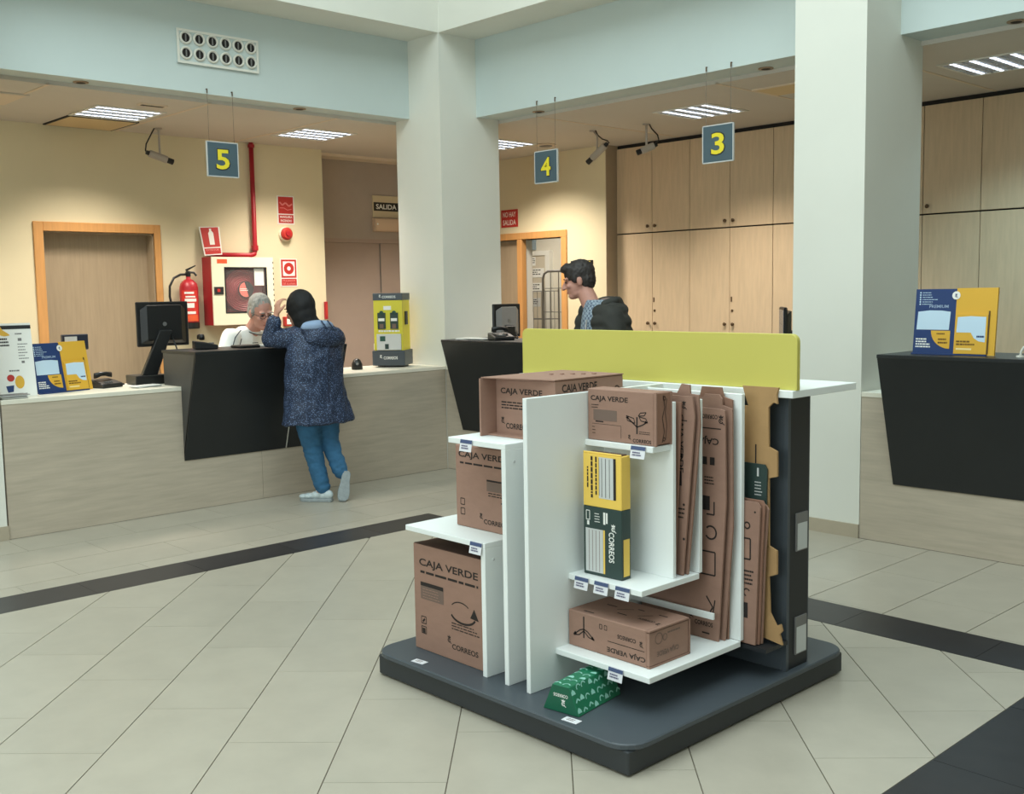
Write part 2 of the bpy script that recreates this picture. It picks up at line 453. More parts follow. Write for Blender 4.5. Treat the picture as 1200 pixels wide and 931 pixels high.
MB().box(LX-0.08, OX2+0.085, YW-0.02, YW+0.17, 2.20, 2.28).build('casing', M_casing, d3, 0.004)
struct('wall_cabinet_back', MB().box(-7.757, 3.2, 9.45, 9.6, 0, ZC), M_cream)
# ---- back office seen through the door
M_office = mat('office_paint', (214, 208, 192), 0.8, 0.02, 2)
struct('wall_office_far', MB().box(-13.2, -7.78, 11.5, 11.65, 0, 3.0), M_office)
struct('wall_office_left', MB().box(-13.2, -13.05, YW, 11.5, 0, 3.0), M_office)
struct('wall_office_right', MB().box(-7.93, -7.78, YW+0.17, 11.5, 0, 3.0), M_office)
struct('floor_office', MB().box(-13.2, -7.78, YW+0.17, 11.65, -0.003, 0.0), M_tile)
struct('ceiling_office', MB().box(-13.2, -7.78, YW+0.17, 11.65, 2.95, 3.05), M_ceiling)
struct('wall_office_near', MB().box(-13.2, XG-0.1, YW, YW+0.17, 0, 3.0), M_office)

# ---- ceiling seams, hatch, vents
for i, yy in enumerate((3.0, 4.28, 5.5)):
    struct('trim_%d' % (3+i), MB().box(XW, -8.05, yy-0.012, yy+0.012, ZC-0.004, ZC+0.01), M_seam)
for i, xx in enumerate((-6.9, -4.95, -3.7)):
    struct('trim_%d' % (6+i), MB().box(xx-0.012, xx+0.012, 6.86, 8.92, ZC-0.004, ZC+0.01), M_seam)
h = tag(MB().box(-9.84, -9.28, 3.63, 4.21, ZC-0.012, ZC-0.004).build('ceiling_hatch', mat('hatch_beige', (220, 196, 150), 0.8)), 'beige square access hatch in the ceiling beside the light above the wooden door', 'hatch')
MB().frame(-9.86, -9.26, 3.61, 4.23, ZC-0.010, ZC, 0.02, 'z').build('hatch_frame', M_dark, h)
h = tag(MB().box(-8.42, -8.34, 3.83, 4.06, ZC-0.012, ZC).build('ceiling_slot_vent', M_seam), 'narrow slot vent in the ceiling near the left lintel', 'vent')
MB().box(-8.40, -8.36, 3.85, 4.04, ZC-0.014, ZC-0.012).build('slot', M_dark, h)
h = tag(MB().box(-9.05, -8.55, 2.45, 3.02, ZC-0.012, ZC-0.003).build('ceiling_hatch', M_seam), 'pale access hatch in the ceiling near the white leaflet stand', 'hatch')
MB().frame(-9.07, -8.53, 2.43, 3.04, ZC-0.010, ZC, 0.02, 'z').build('hatch_frame', M_ceiling, h)
h = tag(MB().box(-4.90, -4.50, 7.30, 7.62, ZC-0.012, ZC-0.003).build('ceiling_hatch', mat('hatch_beige', (220, 196, 150))), 'beige access hatch in the ceiling just left of the free-standing column', 'hatch')
MB().frame(-4.92, -4.48, 7.28, 7.64, ZC-0.010, ZC, 0.02, 'z').build('hatch_frame', M_seam, h)
h = tag(MB().lathe([(0.11, 0), (0.115, -0.012), (0.06, -0.018)], (-8.12, 8.2, ZC)).build('ceiling_speaker', M_seam, smooth=False), 'round pale ceiling speaker in front of the open door wall', 'speaker')
MB().lathe([(0.07, -0.015), (0.07, -0.021)], (-8.12, 8.2, ZC)).build('grille', M_plasgrey, h)

# ================================================================== CABINETS
def cabinet(name, label, x0, x1, z0, z1, knob_z, lock_z):
    t = thing(name, label, 'cabinet', ((x0+x1)/2, YCAB+0.25, z0), group='beech wall of cabinets behind the counter')
    MB().box(x0, x1, YCAB+0.022, 9.44, z0, z1).build('carcass', M_dark, t)
    xm = (x0+x1)/2
    for a, b, s in ((x0+0.003, xm-0.003, 1), (xm+0.003, x1-0.003, -1)):
        d = MB().box(a, b, YCAB, YCAB+0.02, z0+0.004, z1-0.004).build('door', M_wood, t, 0.0015)
        kx = (b-0.045) if s == 1 else (a+0.045)
        MB().lathe([(0.008, 0), (0.008, -0.012), (0.017, -0.018), (0.018, -0.026), (0.012, -0.031)], (kx, YCAB, knob_z), (0, 1, 0), 12).build('knob', M_brass, d, smooth=True)
        if lock_z and s == -1:
            MB().box(a+0.012, a+0.028, YCAB-0.004, YCAB, lock_z, lock_z+0.05).build('latch', M_brass, d)
            MB().lathe([(0.013, 0), (0.013, -0.006)], (a+0.03, YCAB, lock_z-0.09), (0, 1, 0), 12).build('lock', M_brass, d)
    return t
xs = [-7.757, -6.772, -5.780, -4.79, -3.80, -2.81, -1.82, -0.83]
names_lo = ['tall beech cupboard beside the open office door', 'tall beech cupboard behind the man in the dark hooded jacket', 'tall beech cupboard hidden partly by the right column',
            'tall beech cupboard just past the right column', 'tall beech cupboard behind the blue and yellow leaflet board', 'tall beech cupboard at the middle of the right service bay', 'tall beech cupboard at the end of the right service bay']
names_up = ['overhead beech cupboard beside the open office door', 'overhead beech cupboard behind hanging sign 3', 'overhead beech cupboard hidden partly by the right column',
            'overhead beech cupboard just past the right column', 'overhead beech cupboard above the blue and yellow leaflet board', 'overhead beech cupboard at the middle of the right service bay', 'overhead beech cupboard at the end of the right service bay']
for i in range(7):
    cabinet('tall_cupboard', names_lo[i], xs[i], xs[i+1], 0.0, 2.195, 1.235, 1.46)
    cabinet('overhead_cupboard', names_up[i], xs[i], xs[i+1], 2.20, 3.115, 2.265, 0)
struct('trim_9', MB().box(-7.757, 3.1, YCAB+0.02, YCAB+0.04, 3.115, ZC), M_dark)

# ================================================================== COUNTERS
M_lamseam = M_lam
def counter_y(name, label, y0, y1, cuts):
    """counter whose front faces +x"""
    t = thing(name, label, 'counter', (XL-0.2, (y0+y1)/2, 0))
    c = [y0]+cuts+[y1]
    for a, b in zip(c[:-1], c[1:]):
        MB().box(XL-0.03, XL, a+0.0012, b-0.0012, 0.002, CT-0.03).build('front_panel', M_lam, t)
    MB().box(XL-0.10, XL-0.031, y0, y1, 0, CT-0.03).build('carcass', M_blackside, t)
    MB().box(XL-0.66, XL+0.004, y0, y1, CT-0.03, CT).build('worktop', M_lamtop, t, 0.002)
    return t
def counter_x(name, label, x0, x1, cuts):
    t = thing(name, label, 'counter', ((x0+x1)/2, YR+0.2, 0))
    c = [x0]+cuts+[x1]
    for a, b in zip(c[:-1], c[1:]):
        MB().box(a+0.0012, b-0.0012, YR, YR+0.03, 0.002, CT-0.03).build('front_panel', M_lam, t)
    MB().box(x0, x1, YR+0.031, YR+0.10, 0, CT-0.03).build('carcass', M_blackside, t)
    MB().box(x0, x1, YR-0.004, YR+0.66, CT-0.03, CT).build('worktop', M_lamtop, t, 0.002)
    return t
counter_y('service_counter', 'beige wood-effect counter below hanging sign 5, between the columns', 2.335, 6.147, [4.25])
counter_x('service_counter', 'beige wood-effect counter below hanging signs 4 and 3', -7.397, -3.836, [-5.6])
counter_x('service_counter', 'beige wood-effect counter right of the free-standing white column, under the leaflet board', -3.332, 0.6, [-2.06, -0.6])

def desk_y(label, y0, y1):
    t = thing('service_desk', label, 'desk', (XL, (y0+y1)/2, 0))
    zb, zt, xo = 0.38, 1.20, -7.145
    pf = [(XL+0.006, zb), (xo, zt-0.022), (xo-0.018, zt-0.022), (XL+0.006, zb+0.06)]
    for a, b in ((y0, 4.462), (4.474, y1)):
        MB().prism([(x, a, z) for x, z in pf], (0, b-a, 0)).build('front_panel', M_black, t)
    MB().prism([(XL+0.005, 4.4625, zb+0.004), (xo-0.003, 4.4625, zt-0.03), (xo-0.013, 4.4625, zt-0.03), (XL+0.005, 4.4625, zb+0.05)], (0, 0.011, 0)).build('joint_strip', M_plaswhite, t)
    ps = [(XL+0.006, zb+0.02), (xo-0.012, zt-0.022), (-7.668, zt-0.022), (-7.668, CT+0.001), (XL+0.006, CT+0.001)]
    MB().prism([(x, y0, z) for x, z in ps], (0, 0.02, 0)).build('side_panel', M_blackside, t)
    MB().prism([(x, y1-0.02, z) for x, z in ps], (0, 0.02, 0)).build('side_panel', M_blackside, t)
    MB().box(-7.69, xo+0.002, y0-0.003, y1+0.003, zt-0.022, zt).build('desk_top', M_black, t, 0.002)
    return t
def desk_x(label, x0, x1):
    t = thing('service_desk', label, 'desk', ((x0+x1)/2, YR, 0))
    zb, zt, yo = 0.375, 1.19, 5.915
    MB().prism([(x0, y, z) for y, z in ((YR-0.006, zb), (yo, zt-0.022), (yo+0.018, zt-0.022), (YR-0.006, zb+0.06))], (x1-x0, 0, 0)).build('front_panel', M_black, t)
    ps = [(YR-0.006, zb+0.02), (yo+0.012, zt-0.022), (6.42, zt-0.022), (6.42, CT+0.001), (YR-0.006, CT+0.001)]
    MB().prism([(x0, y, z) for y, z in ps], (0.02, 0, 0)).build('side_panel', M_blackside, t)
    MB().prism([(x1-0.02, y, z) for y, z in ps], (0.02, 0, 0)).build('side_panel', M_blackside, t)
    MB().box(x0-0.003, x1+0.003, yo-0.002, 6.44, zt-0.022, zt).build('desk_top', M_black, t, 0.002)
    return t
desk_y('black slanted service desk where the woman in blue leans, below sign 5', 3.599, 4.907)
desk_x('black slanted service desk below sign 4 behind the open carton', -7.172, -5.87)
desk_x('black slanted service desk below sign 3 behind the lime panel', -5.42, -4.12)
desk_x('black slanted service desk holding the blue and yellow leaflet board', -3.109, -1.70)

# ================================================================== CEILING LIGHTS
M_tube = mat('light_tube', (235, 244, 255), 0.5, emit=2.6)
M_louv = mat('louvre_aluminium', (205, 210, 216), 0.3, metal=0.6)
def troffer(label, x, y, power=38, color=(1.0, 0.90, 0.78), spread=112):
    t = thing('ceiling_light', label, 'light', (x, y, ZC), group='square louvred ceiling lights')
    a = 0.30
    MB().frame(x-a, x+a, y-a, y+a, ZC-0.008, ZC-0.0005, 0.022, 'z').build('frame', M_plaswhite, t)
    MB().box(x-a+0.02, x+a-0.02, y-a+0.02, y+a-0.02, ZC-0.0012, ZC-0.0004).build('reflector', M_louv, t)
    for k in range(4):
        xx = x-0.21+0.14*k
        MB().box(xx-0.013, xx+0.013, y-a+0.03, y+a-0.03, ZC-0.005, ZC-0.002).build('tube', M_tube, t)
    l = MB()
    for k in range(1, 9):
        yy = y-a+0.022+k*(2*a-0.044)/9
        l.box(x-a+0.022, x+a-0.022, yy-0.003, yy+0.003, ZC-0.009, ZC-0.0055)
    for k in range(1, 4):
        xx = x-a+0.022+k*(2*a-0.044)/4
        l.box(xx-0.004, xx+0.004, y-a+0.022, y+a-0.022, ZC-0.010, ZC-0.0055)
    l.build('louvre', M_louv, t)
    o = area_light('light_glow', (0, 0, -0.02), 0.5, 0.5, power, color, spread=spread)
    o.parent = t
    return t
troffer('square louvred ceiling light over the computer, left of sign 5', -8.95, 3.90)
troffer('square louvred ceiling light between sign 5 and the corner column', -8.98, 5.87)
troffer('square louvred ceiling light above sign 4 beside the corner column', -8.42, 7.80, 56, spread=124)
troffer('square louvred ceiling light left of sign 3 in front of the cupboards', -5.80, 7.80, 38, spread=114)
troffer('square louvred ceiling light in the right service bay past the right column', -3.25, 7.83, 22, (0.55, 0.88, 1.0), spread=122)
troffer('square louvred ceiling light above the counter end by the left column', -8.95, 1.93)
def downlight(label, x, y):
    t = thing('downlight', label, 'light', (x, y, ZL), group='small recessed downlights under the lintels')
    MB().lathe([(0.055, 0.0), (0.055, -0.006), (0.036, -0.007)], (x, y, ZL-0.0005), n=18).build('trim_ring', mat('downlight_ring', (150, 128, 104), 0.4, metal=0.5), t)
    MB().lathe([(0.034, -0.0075), (0.03, -0.009)], (x, y, ZL), n=16).build('bulb', M_dark, t)
for l, x, y in (('recessed downlight under the lintel left of the air nozzles', -7.97, 3.21), ('recessed downlight under the lintel between sign 5 and the corner column', -7.97, 5.07),
                ('recessed downlight under the lintel above sign 4', -6.82, 6.80), ('recessed downlight under the lintel beside the free-standing right column', -4.47, 6.79), ('recessed downlight under the lintel above the leaflet board bay', -2.71, 6.80)):
    downlight(l, x, y)
# ================================================================== PARCEL DISPLAY STAND
st = thing('display_stand', 'anthracite and white parcel display stand with lime header panel on the tiled floor', 'display stand', (-2.885, 3.24, 0))
def rounded(x0, x1, y0, y1, r, z, n=6):
    pts = []
    for cx, cy, a in ((x1-r, y1-r, 0), (x0+r, y1-r, 90), (x0+r, y0+r, 180), (x1-r, y0+r, 270)):
        pts += [(cx+r*math.cos(R(a+90*k/n)), cy+r*math.sin(R(a+90*k/n)), z) for k in range(n+1)]
    return pts
MB().box(-3.565, -2.192, 2.562, 3.92, 0.006, 0.088).build('plinth', mat('stand_plinth', (46, 50, 53), 0.5, 0.05, 5), st, 0.004)
MB().prism(rounded(-3.585, -2.172, 2.542, 3.94, 0.10, 0.088), (0, 0, 0.022)).build('base_top', M_stand, st, 0.004)
for x in (-3.45, -2.3):
    for y in (2.68, 3.8): MB().lathe([(0.03, 0), (0.03, 0.006)], (x, y, 0), n=10).build('foot', M_plasblack, st)
ZB = 0.11
def panel(x0, x1, y0, y1, z0, z1, name='side_panel'):
    return MB().box(x0, x1, y0, y1, z0, z1).build(name, M_panelwhite, st, 0.0015)
panel(-2.766, -2.745, 2.655, 3.506, ZB, 1.213)
panel(-2.885, -2.862, 2.655, 3.506, ZB, 1.013)
panel(-3.010, -2.986, 2.655, 3.506, ZB, 0.618)
panel(-2.745, -2.405, 3.070, 3.088, 0.528, 1.188, 'back_panel')
panel(-2.745, -2.385, 3.203, 3.222, 0.528, 1.188, 'back_panel')
panel(-2.745, -2.290, 3.336, 3.356, 0.253, 1.203, 'back_panel')
def shelf(x0, x1, y0, y1, zt, tags, n='shelf'):
    s = MB().box(x0, x1, y0, y1, zt-0.022, zt).build(n, M_panelwhite, st, 0.0015)
    for tx in tags:
        MB().prism([(tx-0.034, y0-0.002, zt+0.0005), (tx+0.034, y0-0.002, zt+0.0005), (tx+0.034, y0-0.012, zt-0.046), (tx-0.034, y0-0.012, zt-0.046)], (0, -0.0015, 0)).build('price_tag', M_tag, s)
        p = Pr((tx, y0-0.0035, zt), (1, 0, 0), (0, 0.213, 0.977), 0.0012)
        p.rect(-0.034, -0.016, 0.068, 0.014).build('tag_header', M_tagblue, s)
        p = Pr((tx, y0-0.0035, zt), (1, 0, 0), (0, 0.213, 0.977), 0.0012)
        p.lines(-0.024, -0.028, 0.05, 2, 0.009, 0.005).build('tag_print', mat('tag_ink', (96, 92, 120), 0.7), s)
    return s
shelf(-3.48, -2.986, 2.655, 3.50, 0.640, [-3.03])
shelf(-3.19, -2.862, 2.655, 3.50, 1.035, [-3.075])
shelf(-2.745, -2.290, 2.790, 3.336, 0.253, [-2.44])
shelf(-2.745, -2.385, 2.865, 3.203, 0.528, [-2.672, -2.573, -2.470])
shelf(-2.745, -2.415, 2.965, 3.070, 1.032, [-2.478])
MB().box(-2.745, -2.34, 3.228, 3.238, 0.350, 0.374).build('retaining_bar', M_panelwhite, st)
MB().box(-2.745, -2.19, 3.356, 3.506, 0.222, 0.238).build('slot_floor', M_standdark, st)
MB().tube([(-2.72, 3.356, 0.10), (-2.72, 3.356, 0.22)], 0.012).build('slot_foot', M_standdark, st)
# dark core, its end and label holders
MB().box(-3.56, -2.215, 3.507, 3.66, ZB, 1.187).build('core', M_stand, st, 0.002)
MB().box(-2.215, -2.198, 3.507, 3.525, ZB, 1.187).build('core_edge', M_stand, st)
MB().box(-2.215, -2.203, 3.525, 3.664, ZB, 1.187).build('core_end_shade', M_standdark, st)  # shade on the core's end face, painted in as a black inset
for z0 in (0.575, 0.162):
    hd = MB().box(-2.203, -2.197, 3.572, 3.652, z0, z0+0.150).build('label_holder', M_plasgrey, st)
    Pr((-2.197, 3.577, z0), (0, 1, 0), (0, 0, 1), 0.001).rect(0, 0.004, 0.070, 0.106).build('card', M_papergrey, hd)
MB().box(-3.605, -2.138, 3.44, 3.905, 1.187, 1.215).build('writing_top', M_panelwhite, st, 0.002)
pts = [(-3.60, 1.2155), (-2.135, 1.2155)]
r = 0.03
pts += [(-2.135-r+r*math.cos(R(a)), 1.425-r+r*math.sin(R(a))) for a in range(0, 91, 15)]
pts += [(-3.60+r-r*math.sin(R(a)), 1.425-r+r*math.cos(R(a))) for a in range(0, 91, 15)]
MB().prism([(x, 3.462, z) for x, z in pts], (0, 0.022, 0)).build('header_panel', M_lime, st, 0.0015)
MB().box(-3.56, -3.535, 3.66, 3.88, ZB, 1.187).build('end_support', M_stand, st)
MB().box(-2.24, -2.215, 3.664, 3.69, ZB, 1.187).build('end_support', M_stand, st)
def base_tag(x, y, a):
    u = Vector((math.cos(a), math.sin(a), 0)); v = Vector((-math.sin(a), math.cos(a), 0))
    o = MB().obox((x, y, ZB+0.0016), u*0.033, v*0.017, (0, 0, 0.0008)).build('floor_price_tag', M_tag, st)
    Pr((x, y, ZB+0.0024), u, v, 0.0005).lines(-0.02, 0.004, 0.04, 2, 0.010, 0.004).build('tag_print', M_inkgrey, o)
base_tag(-3.315, 2.583, 0.12); base_tag(-2.468, 2.583, 0.1)
for x, y, z in ((-2.972, 2.70, 0.57), (-2.848, 2.70, 0.965)):
    MB().lathe([(0.006, 0), (0.005, 0.002)], (x-0.014, y, z), (1, 0, 0), 10).build('screw_cap', M_papergrey, st)

# ------------------------------------------------------------------ cartons
def carton_print(t, o, U, V, w, h, style, ink=M_ink):
    """print on one face; o = lower-left corner of the face, w x h metres; each kind of print is a part of its own"""
    def np(e=0.0008): return Pr(o, U, V, e)
    T, S, L, Y, K = np(), np(), np(), np(), np()
    if style == 'big':          # tall box: title, strap line, table, swoosh, handling marks, logo
        T.text('CAJA VERDE', 0.085*w, 0.785*h, 0.088*h, 0.83*w)
        S.lines(0.10*w, 0.735*h, 0.82*w, 1, 1, 0.022*h, 0.02).lines(0.54*w, 0.345*h, 0.38*w, 3, 0.026*h, 0.010*h, 0.2)
        Y.ring(0.70*w, 0.455*h, 0.17*w, 0.020*w, 200, 345, 14, 0.085*h).ring(0.67*w, 0.475*h, 0.14*w, 0.010*w, 40, 150, 10, 0.085*h)
        Y.poly([(0.80*w, 0.445*h), (0.915*w, 0.435*h), (0.855*w, 0.535*h)])
        for yy in (0.255, 0.16):
            K.line([(0.10*w, yy*h), (0.17*w, yy*h), (0.17*w, (yy+0.065)*h), (0.10*w, (yy+0.065)*h), (0.10*w, yy*h)], 0.008*w)
        K.line([(0.12*w, 0.27*h), (0.15*w, 0.30*h)], 0.02*w); K.rect(0.11*w, 0.165*h, 0.045*w, 0.045*h)
        horn(L, 0.50*w, 0.155*h, 0.07*h); L.text('CORREOS', 0.54*w, 0.105*h, 0.050*h, 0.36*w)
        np().rect(0.10*w, 0.49*h, 0.33*w, 0.16*h).build('table_print', M_inkgrey, t)
        np(0.0014).rect(0.10*w, 0.615*h, 0.33*w, 0.036*h).build('table_head', ink, t)
        np(0.0016).lines(0.13*w, 0.585*h, 0.27*w, 4, 0.026*h, 0.008*h).build('table_text', M_card, t)['kind'] = 'stuff'
    elif style == 'mid':
        T.text('CAJA VERDE', 0.05*w, 0.835*h, 0.095*h, 0.74*w)
        S.lines(0.07*w, 0.775*h, 0.8*w, 1, 1, 0.022*h, 0.02).lines(0.48*w, 0.46*h, 0.36*w, 2, 0.03*h, 0.012*h)
        Y.rect(0.46*w, 0.605*h, 0.40*w, 0.022*h)
        K.rect(0.66*w, 0.36*h, 0.2*w, 0.016*h)
        for yy in (0.15, 0.27):
            K.line([(0.07*w, yy*h), (0.13*w, yy*h), (0.13*w, (yy+0.075)*h), (0.07*w, (yy+0.075)*h), (0.07*w, yy*h)], 0.008*w)
        horn(L, 0.37*w, 0.14*h, 0.075*h); L.text('CORREOS', 0.41*w, 0.085*h, 0.058*h, 0.34*w)
        np().rect(0.46*w, 0.49*h, 0.40*w, 0.11*h).build('table_print', M_inkgrey, t)
    elif style == 'address':    # shoe-box lid: title, address block, sprig, logo
        T.text('CAJA VERDE', 0.05*w, 0.745*h, 0.125*h, 0.55*w)
        S.lines(0.06*w, 0.68*h, 0.12*w, 2, 0.05*h, 0.015*h).lines(0.07*w, 0.25*h, 0.05*w, 3, 0.06*h, 0.012*h)
        K.rect(0.12*w, 0.355*h, 0.12*w, 0.025*h)
        K.line([(0.07*w, 0.32*h), (0.50*w, 0.32*h), (0.50*w, 0.08*h)], 0.004*w)
        cx = 0.73*w
        Y.line([(cx, 0.20*h), (cx, 0.52*h)], 0.020*w)
        Y.line([(cx, 0.33*h), (cx-0.09*w, 0.44*h), (cx-0.14*w, 0.50*h)], 0.014*w).line([(cx, 0.33*h), (cx+0.08*w, 0.38*h), (cx+0.14*w, 0.44*h)], 0.014*w)
        for (ax, ay), (bx, by) in (((-0.15, 0.53), (-0.03, 0.40)), ((0.15, 0.43), (0.03, 0.53)), ((0.13, 0.62), (0.02, 0.54))):
            mx, my = (ax+bx)/2, (ay+by)/2; dx, dy = (bx-ax), (by-ay)
            Y.line([(cx+ax*w, ay*h), (cx+(mx+0.35*dy)*w, (my-0.2*dx)*h), (cx+bx*w, by*h), (cx+(mx-0.35*dy)*w, (my+0.2*dx)*h), (cx+ax*w, ay*h)], 0.010*w)
        Y.poly([(cx-0.16*w, 0.49*h), (cx-0.12*w, 0.47*h), (cx-0.12*w, 0.53*h)]); Y.poly([(cx+0.15*w, 0.43*h), (cx+0.10*w, 0.40*h), (cx+0.12*w, 0.47*h)])
        S.lines(cx+0.03*w, 0.24*h, 0.16*w, 2, 0.035*h, 0.012*h, 0.1)
        horn(L, 0.62*w, 0.09*h, 0.09*h); L.text('CORREOS', 0.67*w, 0.035*h, 0.07*h, 0.26*w)
        np().rect(0.09*w, 0.39*h, 0.35*w, 0.21*h).build('table_print', M_inkgrey, t)
    elif style == 'end':
        T.text('CAJA VERDE', 0.05*w, 0.70*h, 0.13*h, 0.74*w)
        S.lines(0.06*w, 0.57*h, 0.50*w, 3, 0.05*h, 0.022*h, 0.2)
        horn(L, 0.08*w, 0.21*h, 0.12*h); L.text('CORREOS', 0.14*w, 0.12*h, 0.10*h, 0.40*w)
        K.poly([(0.86*w, 0.22*h), (0.93*w, 0.22*h), (0.90*w, 0.14*h)])
    elif style == 'side':
        T.text('CAJA VERDE', 0.10*w, 0.76*h, 0.17*h, 0.50*w)
        S.lines(0.14*w, 0.62*h, 0.40*w, 2, 0.06*h, 0.02*h)
        Y.ring(0.90*w, 0.76*h, 0.035*w, 0.010*w, -60, 150, 10, 0.06*h)
    elif style == 'upside':
        T.text('CAJA VERDE', 0.95*w, 0.30*h, 0.17*h, 0.46*w, 180)
        K.line([(0.50*w, 0.42*h), (0.94*w, 0.42*h)], 0.018*h)
        L.text('CORREOS', 0.84*w, 0.68*h, 0.11*h, 0.22*w, 180); horn(L, 0.90*w, 0.52*h, 0.16*h)
        for xx in (0.40, 0.46): S.line([(xx*w, 0.70*h), (xx*w+0.03*w, 0.70*h), (xx*w+0.03*w, 0.82*h), (xx*w, 0.82*h), (xx*w, 0.70*h)], 0.006*w)
        cx = 0.20*w
        Y.line([(cx, 0.30*h), (cx, 0.90*h)], 0.016*w)
        for sx in (-1, 1):
            Y.line([(cx, 0.55*h), (cx+sx*0.05*w, 0.50*h), (cx+sx*0.13*w, 0.32*h), (cx+sx*0.06*w, 0.36*h), (cx, 0.50*h)], 0.011*w)
        Y.poly([(cx-0.14*w, 0.33*h), (cx-0.09*w, 0.36*h), (cx-0.11*w, 0.44*h)]); Y.poly([(cx+0.14*w, 0.31*h), (cx+0.09*w, 0.34*h), (cx+0.11*w, 0.42*h)])
    for p, n in ((T, 'title_lettering'), (S, 'small_print'), (L, 'logo'), (Y, 'symbol_print'), (K, 'handling_marks')):
        if p.vs: p.build(n, ink, t)['kind'] = 'stuff'

def carton(label, x0, x1, y0, y1, z0, z1, m=M_card, rz=0.0):
    t = thing('parcel_carton', label, 'carton', ((x0+x1)/2, (y0+y1)/2, z0))
    MB().box(x0, x1, y0, y1, z0, z1).build('carton_body', m, t, 0.003)
    return t
# big box bottom left: open top with folded flaps
x0, x1, y0, y1, z0, z1 = -3.475, -3.03, 2.69, 3.16, ZB+0.001, 0.558
t = thing('parcel_carton', 'largest brown carton lettered CAJA VERDE standing on the anthracite base', 'carton', ((x0+x1)/2, (y0+y1)/2, z0))
MB().box(x0, x1, y0, y0+0.005, z0, z1).box(x0, x1, y1-0.005, y1, z0, z1).box(x0, x0+0.005, y0+0.005, y1-0.005, z0, z1).box(x1-0.005, x1, y0+0.005, y1-0.005, z0, z1).box(x0+.005, x1-.005, y0+.005, y1-.005, z0, z0+0.005).build('carton_body', M_card, t, 0.0015)
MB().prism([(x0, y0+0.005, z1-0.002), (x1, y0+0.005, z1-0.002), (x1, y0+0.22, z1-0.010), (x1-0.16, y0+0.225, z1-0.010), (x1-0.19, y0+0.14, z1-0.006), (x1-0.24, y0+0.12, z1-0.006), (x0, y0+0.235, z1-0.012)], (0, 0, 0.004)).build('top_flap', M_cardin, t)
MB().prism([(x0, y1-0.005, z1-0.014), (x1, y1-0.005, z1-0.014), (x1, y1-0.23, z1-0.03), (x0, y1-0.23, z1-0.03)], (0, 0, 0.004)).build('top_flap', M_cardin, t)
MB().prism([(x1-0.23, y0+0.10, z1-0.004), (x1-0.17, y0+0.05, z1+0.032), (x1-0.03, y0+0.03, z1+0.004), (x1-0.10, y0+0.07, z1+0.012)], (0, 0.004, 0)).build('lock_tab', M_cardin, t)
carton_print(t, (x0, y0, z0), (1, 0, 0), (0, 0, 1), x1-x0, z1-z0, 'big')
# middle left
x0, x1, y0, y1, z0, z1 = -3.320, -2.905, 2.80, 3.22, 0.641, 0.978
t = carton('brown carton lettered CAJA VERDE on the middle white shelf step', x0, x1, y0, y1, z0, z1)
carton_print(t, (x0, y0, z0), (1, 0, 0), (0, 0, 1), x1-x0, z1-z0, 'mid')
# top left with open end
x0, x1, y0, y1, z0, z1 = -3.13, -2.772, 2.80, 3.22, 1.036, 1.262
t = carton('brown carton with an open end flap on the topmost white shelf step', x0+0.03, x1, y0+0.03, y1, z0, z1)
MB().box(x0+0.022, x0+0.03, y0-0.05, y1, z0, z1).build('end_flap', M_card, t)
MB().box(x0+0.03, x1, y0-0.012, y0+0.03, z0, z0+0.006).build('bottom_flap', M_card, t)
MB().prism([(x0+0.022, y0-0.04, z1+0.001), (x1+0.002, y0+0.026, z1+0.001), (x1+0.002, y1, z1+0.001), (x0+0.02, y1, z1+0.001)], (0, 0, 0.004)).build('top_flap', M_card, t)
for k in range(5):
    MB().box(x0+0.16+0.03*k, x0+0.174+0.03*k, y0+0.20+0.03*k, y0+0.212+0.03*k, z1+0.003, z1+0.009).build('tuck_tab', M_card, t)
carton_print(t, (x0+0.045, y0+0.03, z0), (1, 0, 0), (0, 0, 1), x1-x0-0.045, z1-z0, 'end')
carton_print(t, (x1, y0+0.03, z0), (0, 1, 0), (0, 0, 1), y1-y0-0.03, z1-z0, 'side')
# top right shoe-box carton
x0, x1, y0, y1, z0, z1 = -2.742, -2.408, 2.978, 3.069, 1.033, 1.228
t = thing('parcel_carton', 'brown mailing carton with a printed sprig on the high right shelf', 'carton', ((x0+x1)/2, (y0+y1)/2, z0))
MB().box(x0, x1-0.012, y0, y1, z0, z1).build('carton_body', M_card, t, 0.003)
MB().box(x1-0.012, x1, y0, y0+0.006, z0, z1).box(x1-0.012, x1, y1-0.006, y1, z0, z1).build('end_rim', M_card, t)
e = MB().box(x1-0.012, x1-0.004, y0+0.008, y1-0.008, z0+0.006, z1-0.004).build('end_flap', M_cardedge, t)
q = Pr((x1-0.004, y0+0.008, z0), (0, 1, 0), (0, 0, 1))
q.line([(0.03, 0.012), (0.042, 0.05), (0.030, 0.10), (0.044, 0.14), (0.036, 0.182)], 0.005); q.line([(0.048, 0.02), (0.056, 0.07), (0.047, 0.12), (0.056, 0.17)], 0.004)
q.ring(0.04, 0.022, 0.006, 0.004); q.ring(0.042, 0.172, 0.007, 0.005); q.build('cut_lines', M_cardin, e)['kind'] = 'stuff'
carton_print(t, (x0, y0, z0), (1, 0, 0), (0, 0, 1), x1-x0, z1-z0, 'address')
